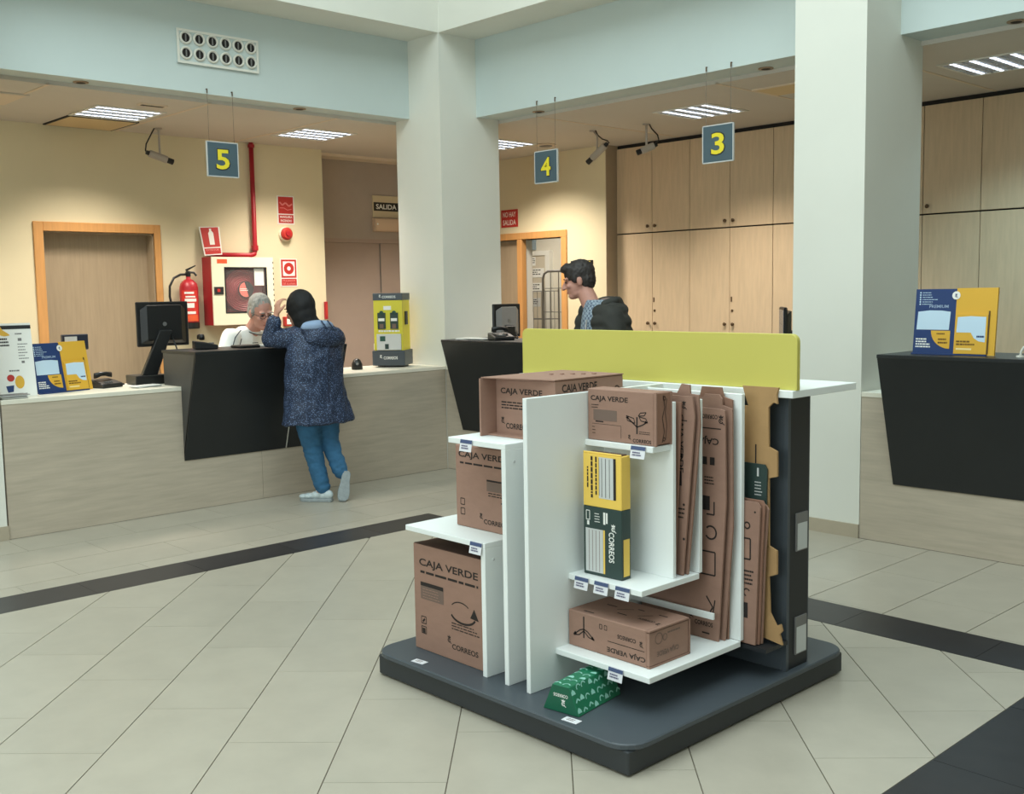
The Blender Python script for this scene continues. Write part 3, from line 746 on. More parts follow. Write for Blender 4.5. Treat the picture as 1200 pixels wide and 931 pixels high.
# lower right carton, print upside down
x0, x1, y0, y1, z0, z1 = -2.740, -2.343, 2.857, 3.092, 0.254, 0.392
t = thing('parcel_carton', 'long brown carton with upside-down lettering on the lowest right shelf', 'carton', ((x0+x1)/2, (y0+y1)/2, z0))
MB().box(x0, x1-0.016, y0, y1, z0, z1).build('carton_body', M_card, t, 0.003)
MB().box(x1-0.016, x1, y0, y1, z1-0.006, z1).box(x1-0.016, x1, y0, y1, z0, z0+0.006).box(x1-0.016, x1, y1-0.006, y1, z0, z1).build('end_rim', M_card, t)
e = MB().box(x1-0.016, x1-0.003, y0+0.002, y1-0.010, z0+0.008, z1-0.010).build('end_flap', M_card, t)
q = Pr((x1-0.003, y0+0.004, z0), (0, 1, 0), (0, 0, 1))
q.text('CAJA VERDE', 0.165, 0.058, 0.024, 0.125, 180); q.ring(0.05, 0.10, 0.02, 0.003); q.ring(0.085, 0.098, 0.012, 0.003, 0, 360, 10)
q.lines(0.10, 0.108, 0.08, 1, 1, 0.006); q.build('lettering', M_inkgrey, e)['kind'] = 'stuff'
carton_print(t, (x0, y0, z0), (1, 0, 0), (0, 0, 1), x1-x0, z1-z0, 'upside')
q = Pr((x0, y0, z1), (1, 0, 0), (0, 1, 0))
q.text('CORREOS', 0.345, 0.10, 0.016, 0.075, 180); horn(q, 0.365, 0.075, 0.024)
for a, b, L in ((0.06, 0.02, 0.05), (0.07, 0.14, 0.05), (0.17, 0.085, 0.045), (0.2, 0.17, 0.03), (0.30, 0.17, 0.04)): q.rect(a, b, L, 0.007)
q.line([(0.14, 0.12), (0.19, 0.16)], 0.004); q.line([(0.25, 0.11), (0.29, 0.15)], 0.004); q.build('top_print', M_ink, t)['kind'] = 'stuff'
# yellow and green carton
t = thing('document_carton', 'upright yellow and dark green carton with address grids on the middle right shelf', 'carton', (-2.615, 2.940, 0.529), R(2))
hw, hd, hh = 0.092, 0.027, 0.470
MB().box(-hw, hw, -hd, hd, 0, 0.262).build('carton_lower', M_greend, t, 0.002, local=True)
MB().box(-hw, hw, -hd, hd, 0.2625, hh-0.008).box(-hw, hw, -hd, -hd+0.004, hh-0.008, hh).build('carton_upper', M_yellow, t, 0.002, local=True)
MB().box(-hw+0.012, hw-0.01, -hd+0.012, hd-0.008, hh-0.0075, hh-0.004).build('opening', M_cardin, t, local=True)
def lp(dx, dz, U=(1, 0, 0), V=(0, 0, 1), y=-hd):
    # print made in the carton's own frame
    p = Pr((0, 0, 0), U, V); p.o = Vector((dx, y-0.0008, dz)); return p
def lbuild(p, name, m, t):
    me = bpy.data.meshes.new(name); me.from_pydata([tuple(v) for v in p.vs], [], p.fs); me.materials.append(m)
    o = bpy.data.objects.new(name, me); COL.objects.link(o); o.parent = t
    if len(p.fs) > 3: o['kind'] = 'stuff'
    return o
W = 2*hw
lbuild(lp(-hw, 0.2625).rect(0.42*W, 0.035, 0.38*W, 0.155), 'address_grid', M_papergrey, t)
p = lp(-hw, 0.2625); p.o.y -= 0.0005; p.rect(0.80*W, 0.035, 0.065*W, 0.155)
rv = random.Random(5)
for xx, top, bot, ww in ((0.21, 0.190, 0.045, 0.009), (0.33, 0.190, 0.050, 0.007), (0.11, 0.150, 0.080, 0.006)):
    zz = top   # illegible lines of print running down the side
    while zz > bot:
        L_ = 0.006+0.016*rv.random(); p.rect(xx*W, zz-L_, ww, L_); zz -= L_+0.0035
p.line([(0.50*W, 0.04), (0.50*W, 0.186)], 0.0022); p.line([(0.60*W, 0.04), (0.60*W, 0.186)], 0.0022); p.line([(0.70*W, 0.04), (0.70*W, 0.186)], 0.0022); p.line([(0.43*W, 0.045), (0.43*W, 0.186)], 0.002)
lbuild(p, 'lettering', M_ink, t)
lbuild(lp(-hw, 0).rect(0.06*W, 0.012, 0.46*W, 0.166), 'address_grid', M_papergrey, t)
p = lp(-hw, 0); p.o.y -= 0.0005
for k in range(1, 5): p.line([((0.06+0.092*k)*W, 0.016), ((0.06+0.092*k)*W, 0.172)], 0.0022)
lbuild(p, 'grid_lines', M_inkgrey, t)
lbuild(lp(-hw, 0).rect(0.525*W, 0.012, 0.045*W, 0.166), 'yellow_bar', M_yellow, t)
p = lp(-hw, 0); p.text('CORREOS', 0.67*W, 0.175, 0.026, 0.115, -90)
p.rect(0.53*W, 0.200, 0.010, 0.046); p.rect(0.60*W, 0.205, 0.008, 0.040); p.lines(0.30*W, 0.235, 0.14*W, 4, 0.010, 0.003); p.line([(0.08*W, 0.21), (0.17*W, 0.21), (0.17*W, 0.245), (0.08*W, 0.245), (0.08*W, 0.21)], 0.003); p.rect(0.10*W, 0.19, 0.06*W, 0.016)
horn(p, 0.79*W, 0.178, 0.030)
lbuild(p, 'white_lettering', M_paper, t)
lbuild(Pr((hw, -hd, 0), (0, 1, 0), (0, 0, 1)).rect(0.010, 0.012, 0.036, 0.14), 'side_stripe', M_yellow, t)
# emerald trapezoid carton
t = thing('gift_carton', 'emerald green wedge-shaped carton with white leaf pattern lying on the base', 'carton', (-2.545, 2.61, ZB+0.001), R(8))
L, a, b, h = 0.27, 0.078, 0.036, 0.098
prof = [(-a, 0), (a, 0), (b, h), (-b, h)]
MB().prism([(x, 0, z) for x, z in prof], (0, L, 0)).build('carton_body', M_emer, t, 0.002, local=True)
MB().prism([(x*0.97, -0.002, z*0.97+0.001) for x, z in prof], (0, 0.002, 0)).build('end_flap', mat('carton_green_deep', (10, 92, 66), 0.5), t, local=True)
p = Pr((0, -0.002, 0), (1, 0, 0), (0, 0, 1)); p.text('CORREOS', 0.032, 0.068, 0.012, 0.062, 180); horn(p, 0.012, 0.026, 0.026)
lbuild(p, 'logo', M_paper, t)
M_leaf = mat('print_pale_green', (150, 206, 190), 0.5)
sl = math.hypot(a-b, h)
rr = random.Random(3)
def leaves(p, w_, h_, nx, ny):
    for i in range(nx):
        for j in range(ny):
            x = (i+0.5+rr.uniform(-.2, .2))*w_/nx; y = (j+0.5+rr.uniform(-.15, .15))*h_/ny
            k = rr.choice((0, 1, 2)); s = min(w_/nx, h_/ny)*0.36
            if k == 0: p.ring(x, y, s, s*0.4, 20, 200, 8)
            elif k == 1: p.poly([(x-s, y-s*.6), (x+s, y-s*.6), (x+s*.8, y+s*.3), (x, y+s), (x-s*.8, y+s*.3)])
            else: p.line([(x-s, y-s*.5), (x, y+s*.5), (x+s, y-s*.3)], s*0.5)
p = Pr((a, 0, 0), (0, 1, 0), (b-a, 0, h)); leaves(p, L, sl, 8, 3); lbuild(p, 'leaf_print', M_leaf, t)
p = Pr((-b, 0, h), (1, 0, 0), (0, 1, 0)); leaves(p, 2*b, L, 2, 7); lbuild(p, 'leaf_print', M_leaf, t)

# ------------------------------------------------------------------ flat cartons in the slots
def flat(label, pts, y, th, m=M_card, lean=0.0, marks=None, group=None):
    """outline in the x-z plane, standing at depth y"""
    xs_ = [p[0] for p in pts]; zs = [p[1] for p in pts]
    t = thing('flat_carton', label, 'carton', (sum(xs_)/len(xs_), y, min(zs)), group=group)
    zb_ = min(zs)
    MB().prism([(x, y+lean*(z-zb_), z) for x, z in pts], (0, th, 0)).build('blank', m, t)
    if marks:
        p = Pr((0, y, zb_), (1, 0, 0), (0, lean, 1)); marks(p, zb_); p.build('print', M_ink, t)['kind'] = 'stuff'
    return t
def mk_ab(p, zb):
    p.text('CAJA VERDE', -2.43, 0.63-0.02, 0.028, 0.22, -90); p.line([(-2.45, 0.585), (-2.385, 0.585)], 0.004)
    p.rect(-2.44, 0.34, 0.03, 0.055); horn(p, -2.40, 0.63, 0.03); p.ring(-2.42, 0.45, 0.012, 0.005); p.lines(-2.44, 0.25, 0.05, 3, 0.016, 0.006); p.disc(-2.40, 0.27, 0.005); p.disc(-2.40, 0.14, 0.005)
flat('brown flat carton in the first slot behind the sprig carton', [(-2.70, 0.530), (-2.405, 0.530), (-2.352, 1.13), (-2.362, 1.206), (-2.70, 1.206)], 3.128, 0.008, marks=mk_ab)
flat('brown flat carton with a raised tab, hindmost in the first slot', [(-2.70, 0.530), (-2.40, 0.530), (-2.345, 1.1), (-2.352, 1.21), (-2.39, 1.213), (-2.392, 1.245), (-2.43, 1.248), (-2.45, 1.213), (-2.70, 1.213)], 3.152, 0.008)
flat('slim brown flat carton leaning foremost in the first slot', [(-2.70, 0.530), (-2.425, 0.530), (-2.395, 1.185), (-2.70, 1.185)], 3.106, 0.006, mat('cardboard_dark', (142, 106, 88), 0.85, 0.08, 14))
def mk_bc(p, zb):
    horn(p, -2.335, 0.84, 0.035); p.text('CORREOS', -2.35, 0.872, 0.016, 0.08, 180); p.line([(-2.44, 0.82), (-2.335, 0.82)], 0.004)
    p.text('CAJA VERDE', -2.345, 0.79, 0.032, 0.23, 180)
    p.rect(-2.42, 0.68, 0.022, 0.03); p.rect(-2.385, 0.68, 0.022, 0.03); p.lines(-2.41, 0.63, 0.05, 3, 0.012, 0.005)
    p.rect(-2.44, 0.505, 0.055, 0.055); p.line([(-2.40, 0.49), (-2.365, 0.49), (-2.365, 0.54)], 0.006)
    p.ring(-2.38, 0.42, 0.025, 0.007, -150, 140); p.line([(-2.44, 0.345), (-2.36, 0.345), (-2.36, 0.255), (-2.44, 0.255)], 0.006)
    p.line([(-2.40, 0.08), (-2.37, 0.13), (-2.40, 0.17)], 0.006); p.line([(-2.37, 0.10), (-2.36, 0.16)], 0.005)
    horn(p, -2.475, 0.075, 0.03); p.text('CORREOS', -2.455, 0.05, 0.018, 0.085); p.rect(-2.42, 0.02, 0.035, 0.006)
flat('tall brown flat carton with a printed sprig on the lowest right shelf', [(-2.72, 0.254), (-2.345, 0.254), (-2.312, 0.80), (-2.318, 1.145), (-2.345, 1.150), (-2.72, 1.150)], 3.268, 0.008, marks=mk_bc)
flat('tall brown flat carton with rounded top tab in the second slot', [(-2.72, 0.254), (-2.335, 0.254), (-2.300, 0.7), (-2.305, 1.15), (-2.35, 1.16), (-2.352, 1.185), (-2.365, 1.20), (-2.43, 1.20), (-2.44, 1.185), (-2.72, 1.18)], 3.296, 0.008)
flat('tall brown flat carton with a round lug, hindmost in the second slot', [(-2.72, 0.254), (-2.335, 0.254), (-2.320, 1.18), (-2.36, 1.19), (-2.37, 1.225), (-2.46, 1.225), (-2.47, 1.19), (-2.72, 1.19)], 3.318, 0.008, mat('cardboard_dark', (160, 116, 94)))
tan = [(-2.676, 0.245), (-2.276, 0.262), (-2.164, 0.245), (-2.176, 0.285), (-2.164, 0.30), (-2.172, 0.325), (-2.191, 0.315), (-2.219, 0.36), (-2.226, 0.50), (-2.190, 0.515), (-2.190, 0.605), (-2.226, 0.62), (-2.229, 0.88), (-2.192, 0.89), (-2.193, 0.985), (-2.230, 1.0), (-2.232, 1.150), (-2.211, 1.170), (-2.194, 1.165), (-2.198, 1.20), (-2.189, 1.226), (-2.348, 1.226), (-2.336, 1.19), (-2.321, 1.150), (-2.676, 1.150)]
def mk_tan(p, zb): p.line([(-2.286, 0.63), (-2.286, 0.76)], 0.006)
flat('large tan flat carton with side lugs against the dark core', tan, 3.424, 0.010, M_cardtan, marks=mk_tan)
def mk_green(p, zb): pass
t = flat('dark green flat carton with a small white mark in the third slot', [(-2.70, 0.242), (-2.245, 0.242), (-2.228, 0.915), (-2.24, 0.932), (-2.70, 0.936)], 3.412, 0.007, M_greend)
Pr((-2.29, 3.412, 0.80), (1, 0, 0), (0, 0, 1)).rect(0.018, 0.085, 0.008, 0.032).lines(0.008, 0.06, 0.035, 5, 0.012, 0.004).build('white_print', M_papergrey, t)
def mk_small(p, zb):
    p.ring(-2.280, 0.46, 0.012, 0.006); p.line([(-2.300, 0.41), (-2.265, 0.41), (-2.265, 0.33), (-2.300, 0.33)], 0.006); p.disc(-2.245, 0.515, 0.004)
    p.lines(-2.295, 0.28, 0.045, 4, 0.016, 0.007); p.ring(-2.280, 0.2, 0.014, 0.005, 30, 260); p.rect(-2.295, 0.1, 0.02, 0.06)
for k, (lb, dx, dz) in enumerate((('small brown flat carton foremost in the third slot', 0.0, 0.0), ('small brown flat carton second from the front in the third slot', 0.010, 0.006), ('small brown flat carton third from the front in the third slot', 0.014, -0.012))):
    flat(lb, [(-2.68, 0.242), (-2.242+dx*0.6, 0.242), (-2.230+dx*0.6, 0.60), (-2.223+dx, 0.778+dz), (-2.235+dx, 0.795+dz), (-2.68, 0.795+dz)], 3.360+0.017*k, 0.009, M_card if k != 1 else M_cardedge, marks=mk_small if k == 0 else None, group='small flat cartons in the third slot')
# ================================================================== HANGING SIGNS
def hsign(digit, label, o, U, N, wire_top):
    """o = lower-left corner of the plate front, U along the plate, N towards the hall"""
    o = Vector(o); U = Vector(U); N = Vector(N); Z = Vector((0, 0, 1)); s = 0.268
    t = thing('hanging_sign', label, 'sign', o+U*s/2)
    c = o+U*s/2+Z*s/2-N*0.006
    MB().obox(c, U*s/2, N*0.006, Z*s/2).build('plate', M_signgrey, t)
    b = MB()
    for a, d, hx, hz in ((0, s/2, s/2, 0.004), (0, -s/2, s/2, 0.004), (s/2, 0, 0.004, s/2), (-s/2, 0, 0.004, s/2)):
        b.obox(c+U*a+Z*d, U*hx, N*0.0075, Z*hz)
    b.build('border', M_papergrey, t)
    p = Pr(o, U, Z, 0.0012); vs, fs, tw, th = text2d(digit); h = 0.155; wd = 0.115
    Pr(o, U, Z, 0.0010).text(digit, (s-wd)/2-0.008, (s-h)/2-0.009, h+0.016, wd+0.018).build('number_outline', M_standdark, t)  # dark outline printed around the digit
    Pr(o, U, Z, 0.0018).text(digit, (s-wd)/2, (s-h)/2, h, wd).build('number', M_signyel, t)
    for a in (0.025, s-0.025):
        q = o+U*a-N*0.006
        w_ = MB().tube([q+Z*s, Vector((q.x, q.y, wire_top))], 0.0016, 6).build('wire', M_wire, t)
        MB().tube([Vector((q.x, q.y, wire_top-0.02)), Vector((q.x, q.y, wire_top+0.012)), Vector((q.x, q.y, wire_top+0.012))-N*0.02], 0.005, 6).build('hook', M_brass, w_)
hsign('5', 'slate hanging sign with a yellow 5 in front of the cream wall and red pipe', (-7.820, 4.115, 2.545), (0, 1, 0), (1, 0, 0), 3.205)
hsign('4', 'slate hanging sign with a yellow 4 beside the corner column', (-6.635, 6.562, 2.520), (1, 0, 0), (0, -1, 0), 3.205)
hsign('3', 'slate hanging sign with a yellow 3 in front of the overhead cupboards', (-4.860, 6.562, 2.520), (1, 0, 0), (0, -1, 0), 3.205)

# ================================================================== SECURITY CAMERAS
M_camgrey = mat('camera_grey', (176, 168, 158), 0.4, metal=0.2)
def seccam(label, a, b, ceil, cable):
    """a = rear of the body, b = lens end"""
    a = Vector(a); b = Vector(b); d = (b-a).normalized()
    t = thing('security_camera', label, 'camera', ceil)
    MB().lathe([(0.032, 0), (0.034, 0.02), (0.034, (b-a).length*0.72), (0.030, (b-a).length*0.75)], a, d, 14).build('housing', M_camgrey, t, smooth=False)
    MB().lathe([(0.026, (b-a).length*0.74), (0.027, (b-a).length), (0.020, (b-a).length+0.004)], a, d, 14).build('lens_barrel', M_plasblack, t)
    MB().lathe([(0.018, -0.03), (0.022, 0.0)], a, d, 10).build('connector', M_plasblack, t)
    m = a+d*(b-a).length*0.45
    br = MB().tube([Vector(ceil), Vector((m.x, m.y, ceil[2]-0.06)), m+Vector((0, 0, 0.03))], 0.010, 8).build('bracket', M_camgrey, t)
    MB().lathe([(0.035, 0), (0.035, -0.012), (0.014, -0.018)], ceil, (0, 0, 1), 14).build('ceiling_plate', M_camgrey, br)
    MB().tube([Vector(c) for c in cable], 0.0065, 6).build('cable', M_plasblack, t, smooth=True)
seccam('grey security camera on the ceiling left of sign 5', (-9.50, 4.42, 2.915), (-9.46, 4.63, 2.845), (-9.5, 4.52, ZC), [(-9.52, 4.49, ZC), (-9.52, 4.45, 3.08), (-9.52, 4.405, 3.0), (-9.52, 4.395, 2.94), (-9.505, 4.40, 2.92)])
seccam('grey security camera pointing down between signs 4 and 3, beside the cupboards', (-6.985, 7.87, 2.99), (-7.19, 7.84, 2.843), (-7.153, 7.88, ZC), [(-7.12, 7.88, ZC), (-7.09, 7.88, 3.10), (-7.03, 7.88, 3.055), (-6.96, 7.875, 3.03), (-6.935, 7.87, 3.01), (-6.97, 7.87, 3.0)])
seccam('grey security camera facing the hall just left of sign 3', (-6.46, 7.97, 2.94), (-6.58, 7.86, 2.875), (-6.555, 7.97, ZC), [(-6.53, 7.98, ZC), (-6.50, 7.98, 3.10), (-6.43, 7.98, 3.035), (-6.415, 7.98, 2.99), (-6.45, 7.975, 2.95)])

# ================================================================== AIR NOZZLE PANEL
t = thing('air_vent', 'white panel of twelve round air nozzles on the left lintel', 'vent', (-7.84, 4.25, 3.39))
MB().box(-7.84, -7.825, 3.905, 4.605, 3.39, 3.648).build('panel', M_lintel, t, 0.003)
MB().frame(-7.826, -7.818, 3.905, 4.605, 3.39, 3.648, 0.018, 'x').build('panel_rim', M_plaswhite, t)
for j in range(2):
    for i in range(6):
        y = 3.975+0.112*i; z = 3.468+0.115*j
        nz = MB().lathe([(0.050, 0), (0.050, 0.012), (0.042, 0.020), (0.034, 0.012), (0.034, 0.004)], (-7.824, y, z), (1, 0, 0), 20).build('nozzle', M_plaswhite, t)
        MB().lathe([(0.034, 0.0045), (0.033, 0.006)], (-7.824, y, z), (1, 0, 0), 18).build('throat', M_dark, nz)
        MB().box(-7.818, -7.812, y-0.005, y+0.005, z-0.026, z+0.026).build('vane', M_plasgrey, nz)

# ================================================================== FIRE EQUIPMENT
t = thing('fire_hose_cabinet', 'red and cream fire hose cabinet with round reel window on the cream wall', 'hose cabinet', (XW, 5.43, 1.31))
y0, y1, z0, z1 = 5.09, 5.775, 1.31, 1.985
xf = XW+0.20
MB().box(XW, xf-0.015, y0, y0+0.012, z0, z1).box(XW, xf-0.015, y1-0.012, y1, z0, z1).box(XW, xf-0.015, y0+0.012, y1-0.012, z0, z0+0.012).box(XW, xf-0.015, y0+0.012, y1-0.012, z1-0.012, z1).box(XW, XW+0.008, y0+0.012, y1-0.012, z0+0.012, z1-0.012).build('case', M_red, t)
wy0, wy1, wz0, wz1 = 5.222, 5.698, 1.425, 1.885
dr = MB().box(xf-0.014, xf, y0, wy0, z0, z1).box(xf-0.014, xf, wy1, y1, z0, z1).box(xf-0.014, xf, wy0, wy1, z0, wz0).box(xf-0.014, xf, wy0, wy1, wz1, z1).build('door', M_cdoor, t)
MB().frame(xf-0.010, xf+0.002, wy0, wy1, wz0, wz1, 0.012, 'x').build('window_gasket', M_standdark, dr)
MB().box(xf, xf+0.006, 5.105, 5.205, 1.615, 1.69).build('lock_plate', M_standdark, dr)
Pr((xf+0.006, 5.125, 1.632), (0, 1, 0), (0, 0, 1)).rect(0.012, 0.008, 0.03, 0.03).build('lock_label', M_redsign, dr)
Pr((xf, 5.147, 1.92), (0, 1, 0), (0, 0, 1)).rect(0, 0, 0.11, 0.042).build('warning_label', mat('label_orange', (226, 92, 50), 0.5), dr)
for k in range(11):
    MB().box(xf-0.012, xf+0.001, y1-0.006, y1+0.003, z0+0.06+0.055*k, z0+0.08+0.055*k).build('hinge_pin', M_standdark, dr)
M_reel = mat('reel_red', (150, 62, 66), 0.45, 0.06, 12)
prof = [(0.02, 0)]
for k in range(9): prof += [(0.215-0.0*k-0.019*k, 0.035+0.002*k), (0.206-0.019*k, 0.045+0.002*k)]
rl = MB().lathe([(0.215, -0.06), (0.215, 0.0)]+prof[1:]+[(0.04, 0.06)], (XW+0.10, 5.455, 1.655), (1, 0, 0), 36).build('hose_reel', M_reel, t)
hb = MB().lathe([(0.085, 0.0), (0.085, 0.008)], (XW+0.163, 5.47, 1.66), (1, 0, 0), 26).build('hub', M_standdark, rl)
Pr((XW+0.171, 5.47, 1.66), (0, 1, 0), (0, 0, 1), 0.001).poly([(0.075*math.cos(R(a)), 0.075*math.sin(R(a))) for a in range(100, 300, 12)]).build('hub_label', mat('label_salmon', (232, 120, 110), 0.5), hb)
Pr((XW+0.171, 5.47, 1.66), (0, 1, 0), (0, 0, 1), 0.0016).lines(-0.065, 0.004, 0.09, 2, 0.016, 0.008).build('hub_print', M_paper, hb)
nt = MB().box(xf-0.022, xf-0.016, 5.565, 5.672, 1.70, 1.872).build('notice', M_paper, t)
gl = MB().box(xf-0.009, xf-0.006, wy0+0.01, wy1-0.01, wz0+0.01, wz1-0.01).build('window_pane', mat('clear_pane', (255, 255, 255), 0.05, alpha=0.04), dr)
t = thing('fire_water_pipe', 'red water pipe running down the cream wall to the hose cabinet', 'pipe', (XW+0.04, 5.66, 2.0))
MB().tube([(XW+0.045, 5.665, ZC-0.001), (XW+0.045, 5.665, 2.06), (XW+0.045, 5.655, 2.025), (XW+0.045, 5.61, 2.010), (XW+0.045, 5.18, 2.010)], 0.024, 12).build('pipe', M_red, t, smooth=True)
MB().lathe([(0.034, 0), (0.034, 0.05)], (XW+0.045, 5.665, 2.06), n=12).build('elbow_joint', M_red, t)
MB().lathe([(0.034, 0), (0.034, 0.03)], (XW+0.045, 5.665, 3.10), n=12).build('ceiling_flange', M_red, t)
t = thing('fire_extinguisher', 'red fire extinguisher hanging on the cream wall beside the hose cabinet', 'extinguisher', (XW+0.105, 4.885, 1.285))
ex, ey = XW+0.105, 4.885
MB().lathe([(0.086, 0.06), (0.088, 0.07), (0.088, 0.40), (0.078, 0.44), (0.045, 0.475), (0.022, 0.485), (0.022, 0.51)], (ex, ey, 1.285), n=24).build('cylinder', M_red, t, smooth=True)
MB().lathe([(0.084, 0.0), (0.089, 0.01), (0.089, 0.06)], (ex, ey, 1.285), n=24).build('foot_ring', M_plasblack, t)
vv = MB().lathe([(0.024, 0.508), (0.026, 0.55), (0.016, 0.565)], (ex, ey, 1.285), n=12).build('valve', M_plasblack, t)
MB().prism([(ex, ey-0.02, 1.845), (ex, ey+0.075, 1.895), (ex, ey+0.075, 1.905), (ex, ey-0.03, 1.862)], (0.016, 0, 0)).build('lever', M_plasblack, vv)
MB().tube([(ex, ey+0.02, 1.835), (ex, ey+0.06, 1.832), (ex+0.01, ey+0.082, 1.80)], 0.011, 8).build('carry_handle', M_plasblack, vv)
MB().tube([(ex, ey-0.02, 1.815), (ex, ey-0.08, 1.812), (ex, ey-0.15, 1.78), (ex, ey-0.195, 1.70), (ex, ey-0.20, 1.60), (ex+0.01, ey-0.185, 1.50), (ex+0.02, ey-0.15, 1.40), (ex+0.03, ey-0.12, 1.34)], [0.012]*6+[0.014, 0.017], 8).build('hose', M_plasblack, t, smooth=True)
def curved_label(z0, z1, a0, a1, r, name, m):
    b = MB(); n = 8; vs = []; fs = []
    for k in range(n+1):
        a = R(a0+(a1-a0)*k/n)
        for z in (z0, z1): vs.append((ex+r*math.cos(a), ey+r*math.sin(a), z))
    for k in range(n): fs.append((2*k, 2*k+2, 2*k+3, 2*k+1))
    return b.add(vs, fs).build(name, m, t)
M_labred = mat('label_red', (206, 52, 44), 0.5)
curved_label(1.36, 1.66, -75, 35, 0.0888, 'label', M_labred)
for i, (z, zz) in enumerate(((1.625, 1.645), (1.59, 1.605), (1.55, 1.578), (1.49, 1.535), (1.43, 1.455))): curved_label(z, zz, -55+6*(i % 2), 5+8*(i % 3), 0.0893, 'label_print', M_paper)
curved_label(1.36, 1.42, -70, 30, 0.0892, 'label_band', mat('label_orange', (226, 92, 50)))
MB().box(XW, ex-0.085, ey-0.02, ey+0.02, 1.60, 1.75).build('wall_bracket', M_plasgrey, t)

def wall_sign(name, label, y0, y1, z0, z1, x=XW):
    t = thing(name, label, 'sign', (x, (y0+y1)/2, z0))
    MB().box(x, x+0.004, y0, y1, z0, z1).build('plate', M_paper, t)
    return t, (lambda e=0.001: Pr((x+0.004, y0, z0), (0, 1, 0), (0, 0, 1), e)), y1-y0, z1-z0
t, P_, w_, h_ = wall_sign('fire_hose_sign', 'red sign with a hose pictogram above the round fire alarm', 5.968, 6.172, 2.34, 2.637)
P_().rect(0.012, 0.11, w_-0.024, h_-0.12).rect(0.012, 0.012, w_-0.024, 0.088).build('red_field', M_redsign, t)
P_(0.0018).line([(0.03, 0.23), (0.06, 0.20), (0.10, 0.225), (0.14, 0.19), (0.18, 0.215)], 0.016).line([(0.03, 0.17), (0.08, 0.17), (0.12, 0.15), (0.17, 0.16)], 0.007).build('pictogram', mat('sign_pink', (222, 130, 124), 0.5), t)
P_(0.0018).text('MANGUERA', 0.03, 0.066, 0.022, 0.145).text('INCENDIO', 0.035, 0.026, 0.024, 0.135).build('lettering', M_paper, t)
t, P_, w_, h_ = wall_sign('alarm_button_sign', 'red and white sign with a round button pictogram by the hose cabinet', 5.978, 6.182, 1.688, 1.98)
P_().rect(0.010, 0.092, w_-0.02, h_-0.10).rect(0.010, 0.010, w_-0.02, 0.072).build('red_field', M_redsign, t)
P_(0.0016).rect(0.030, 0.112, w_-0.06, h_-0.14).build('white_field', M_paper, t)
P_(0.0022).disc(w_/2, 0.19, 0.062, 26).build('button_pictogram', M_redsign, t)
P_(0.0028).disc(w_/2, 0.19, 0.022, 20).build('button_centre', M_paper, t)
P_(0.0018).text('PULSADOR', 0.028, 0.050, 0.022, 0.15).text('DE ALARMA', 0.028, 0.018, 0.022, 0.15).build('lettering', mat('sign_pink'  , (222, 130, 124)), t)
t = thing('extinguisher_sign', 'slanting red sign with a white extinguisher pictogram above the hose cabinet', 'sign', (XW, 5.17, 1.99))
pl = [(XW+0.03, 5.056, 2.285), (XW+0.03, 5.278, 2.292), (XW+0.075, 5.275, 2.012), (XW+0.075, 5.082, 2.000)]
MB().prism(pl, (0.004, 0, 0)).build('plate', M_paper, t)
U = (Vector(pl[2])-Vector(pl[3])); V = (Vector(pl[0])-Vector(pl[3]))
def sk(u, v, e=0.006): return tuple(Vector(pl[3])+U*u*(1+0.13*v)+V*v+Vector((e, 0, 0.0)))
b = MB().add([sk(.06, .28), sk(.94, .28), sk(.94, .96), sk(.06, .96)], [(0, 1, 2, 3)]); b.add([sk(.06, .04), sk(.94, .04), sk(.94, .24), sk(.06, .24)], [(0, 1, 2, 3)]); b.build('red_field', M_redsign, t)
b = MB().add([sk(.40, .36, .007), sk(.66, .36, .007), sk(.66, .76, .007), sk(.60, .83, .007), sk(.46, .83, .007), sk(.40, .76, .007)], [(0, 1, 2, 3, 4, 5)]); b.add([sk(.47, .83, .007), sk(.58, .83, .007), sk(.58, .92, .007), sk(.47, .92, .007)], [(0, 1, 2, 3)]); b.build('pictogram', M_paper, t)
q = Pr(sk(.14, .15, .0062), U, V, 0.0012); q.text('EXTINTOR', 0, 0, 0.018, 0.14); q.build('lettering', mat('sign_pink', (222, 130, 124)), t)
MB().box(XW, XW+0.045, 5.10, 5.26, 2.13, 2.15).build('standoff', M_paper, t)
t = thing('fire_alarm_sounder', 'round red fire alarm sounder below the hose sign', 'alarm', (XW, 6.05, 2.18))
MB().lathe([(0.075, 0), (0.075, 0.02), (0.06, 0.03)], (XW, 6.05, 2.235), (1, 0, 0), 24).build('backplate', M_cdoor, t)
MB().lathe([(0.066, 0.028), (0.066, 0.05), (0.05, 0.066), (0.03, 0.068), (0.03, 0.062), (0.0, 0.062)], (XW, 6.05, 2.24), (1, 0, 0), 24).build('sounder', M_redsign, t)
MB().lathe([(0.03, 0.062), (0.026, 0.078)], (XW, 6.05, 2.24), (1, 0, 0), 18).build('flash_lens', M_red, t)
t = thing('alarm_call_point', 'small red alarm call point low on the cream wall behind the woman', 'alarm', (XW, 6.03, 1.27))
MB().box(XW, XW+0.05, 5.985, 6.085, 1.27, 1.37).build('case', M_redsign, t, 0.004)
MB().box(XW+0.05, XW+0.053, 6.005, 6.065, 1.29, 1.35).build('break_pane', M_paper, t)
t = thing('alarm_call_point', 'narrow red box at the end edge of the cream wall', 'alarm', (XW, 6.52, 1.33))
MB().box(XW, XW+0.03, 6.505, 6.538, 1.33, 1.52).build('case', M_red, t, 0.003)
MB().box(XW+0.03, XW+0.033, 6.51, 6.533, 1.36, 1.49).build('front_plate', M_redsign, t)

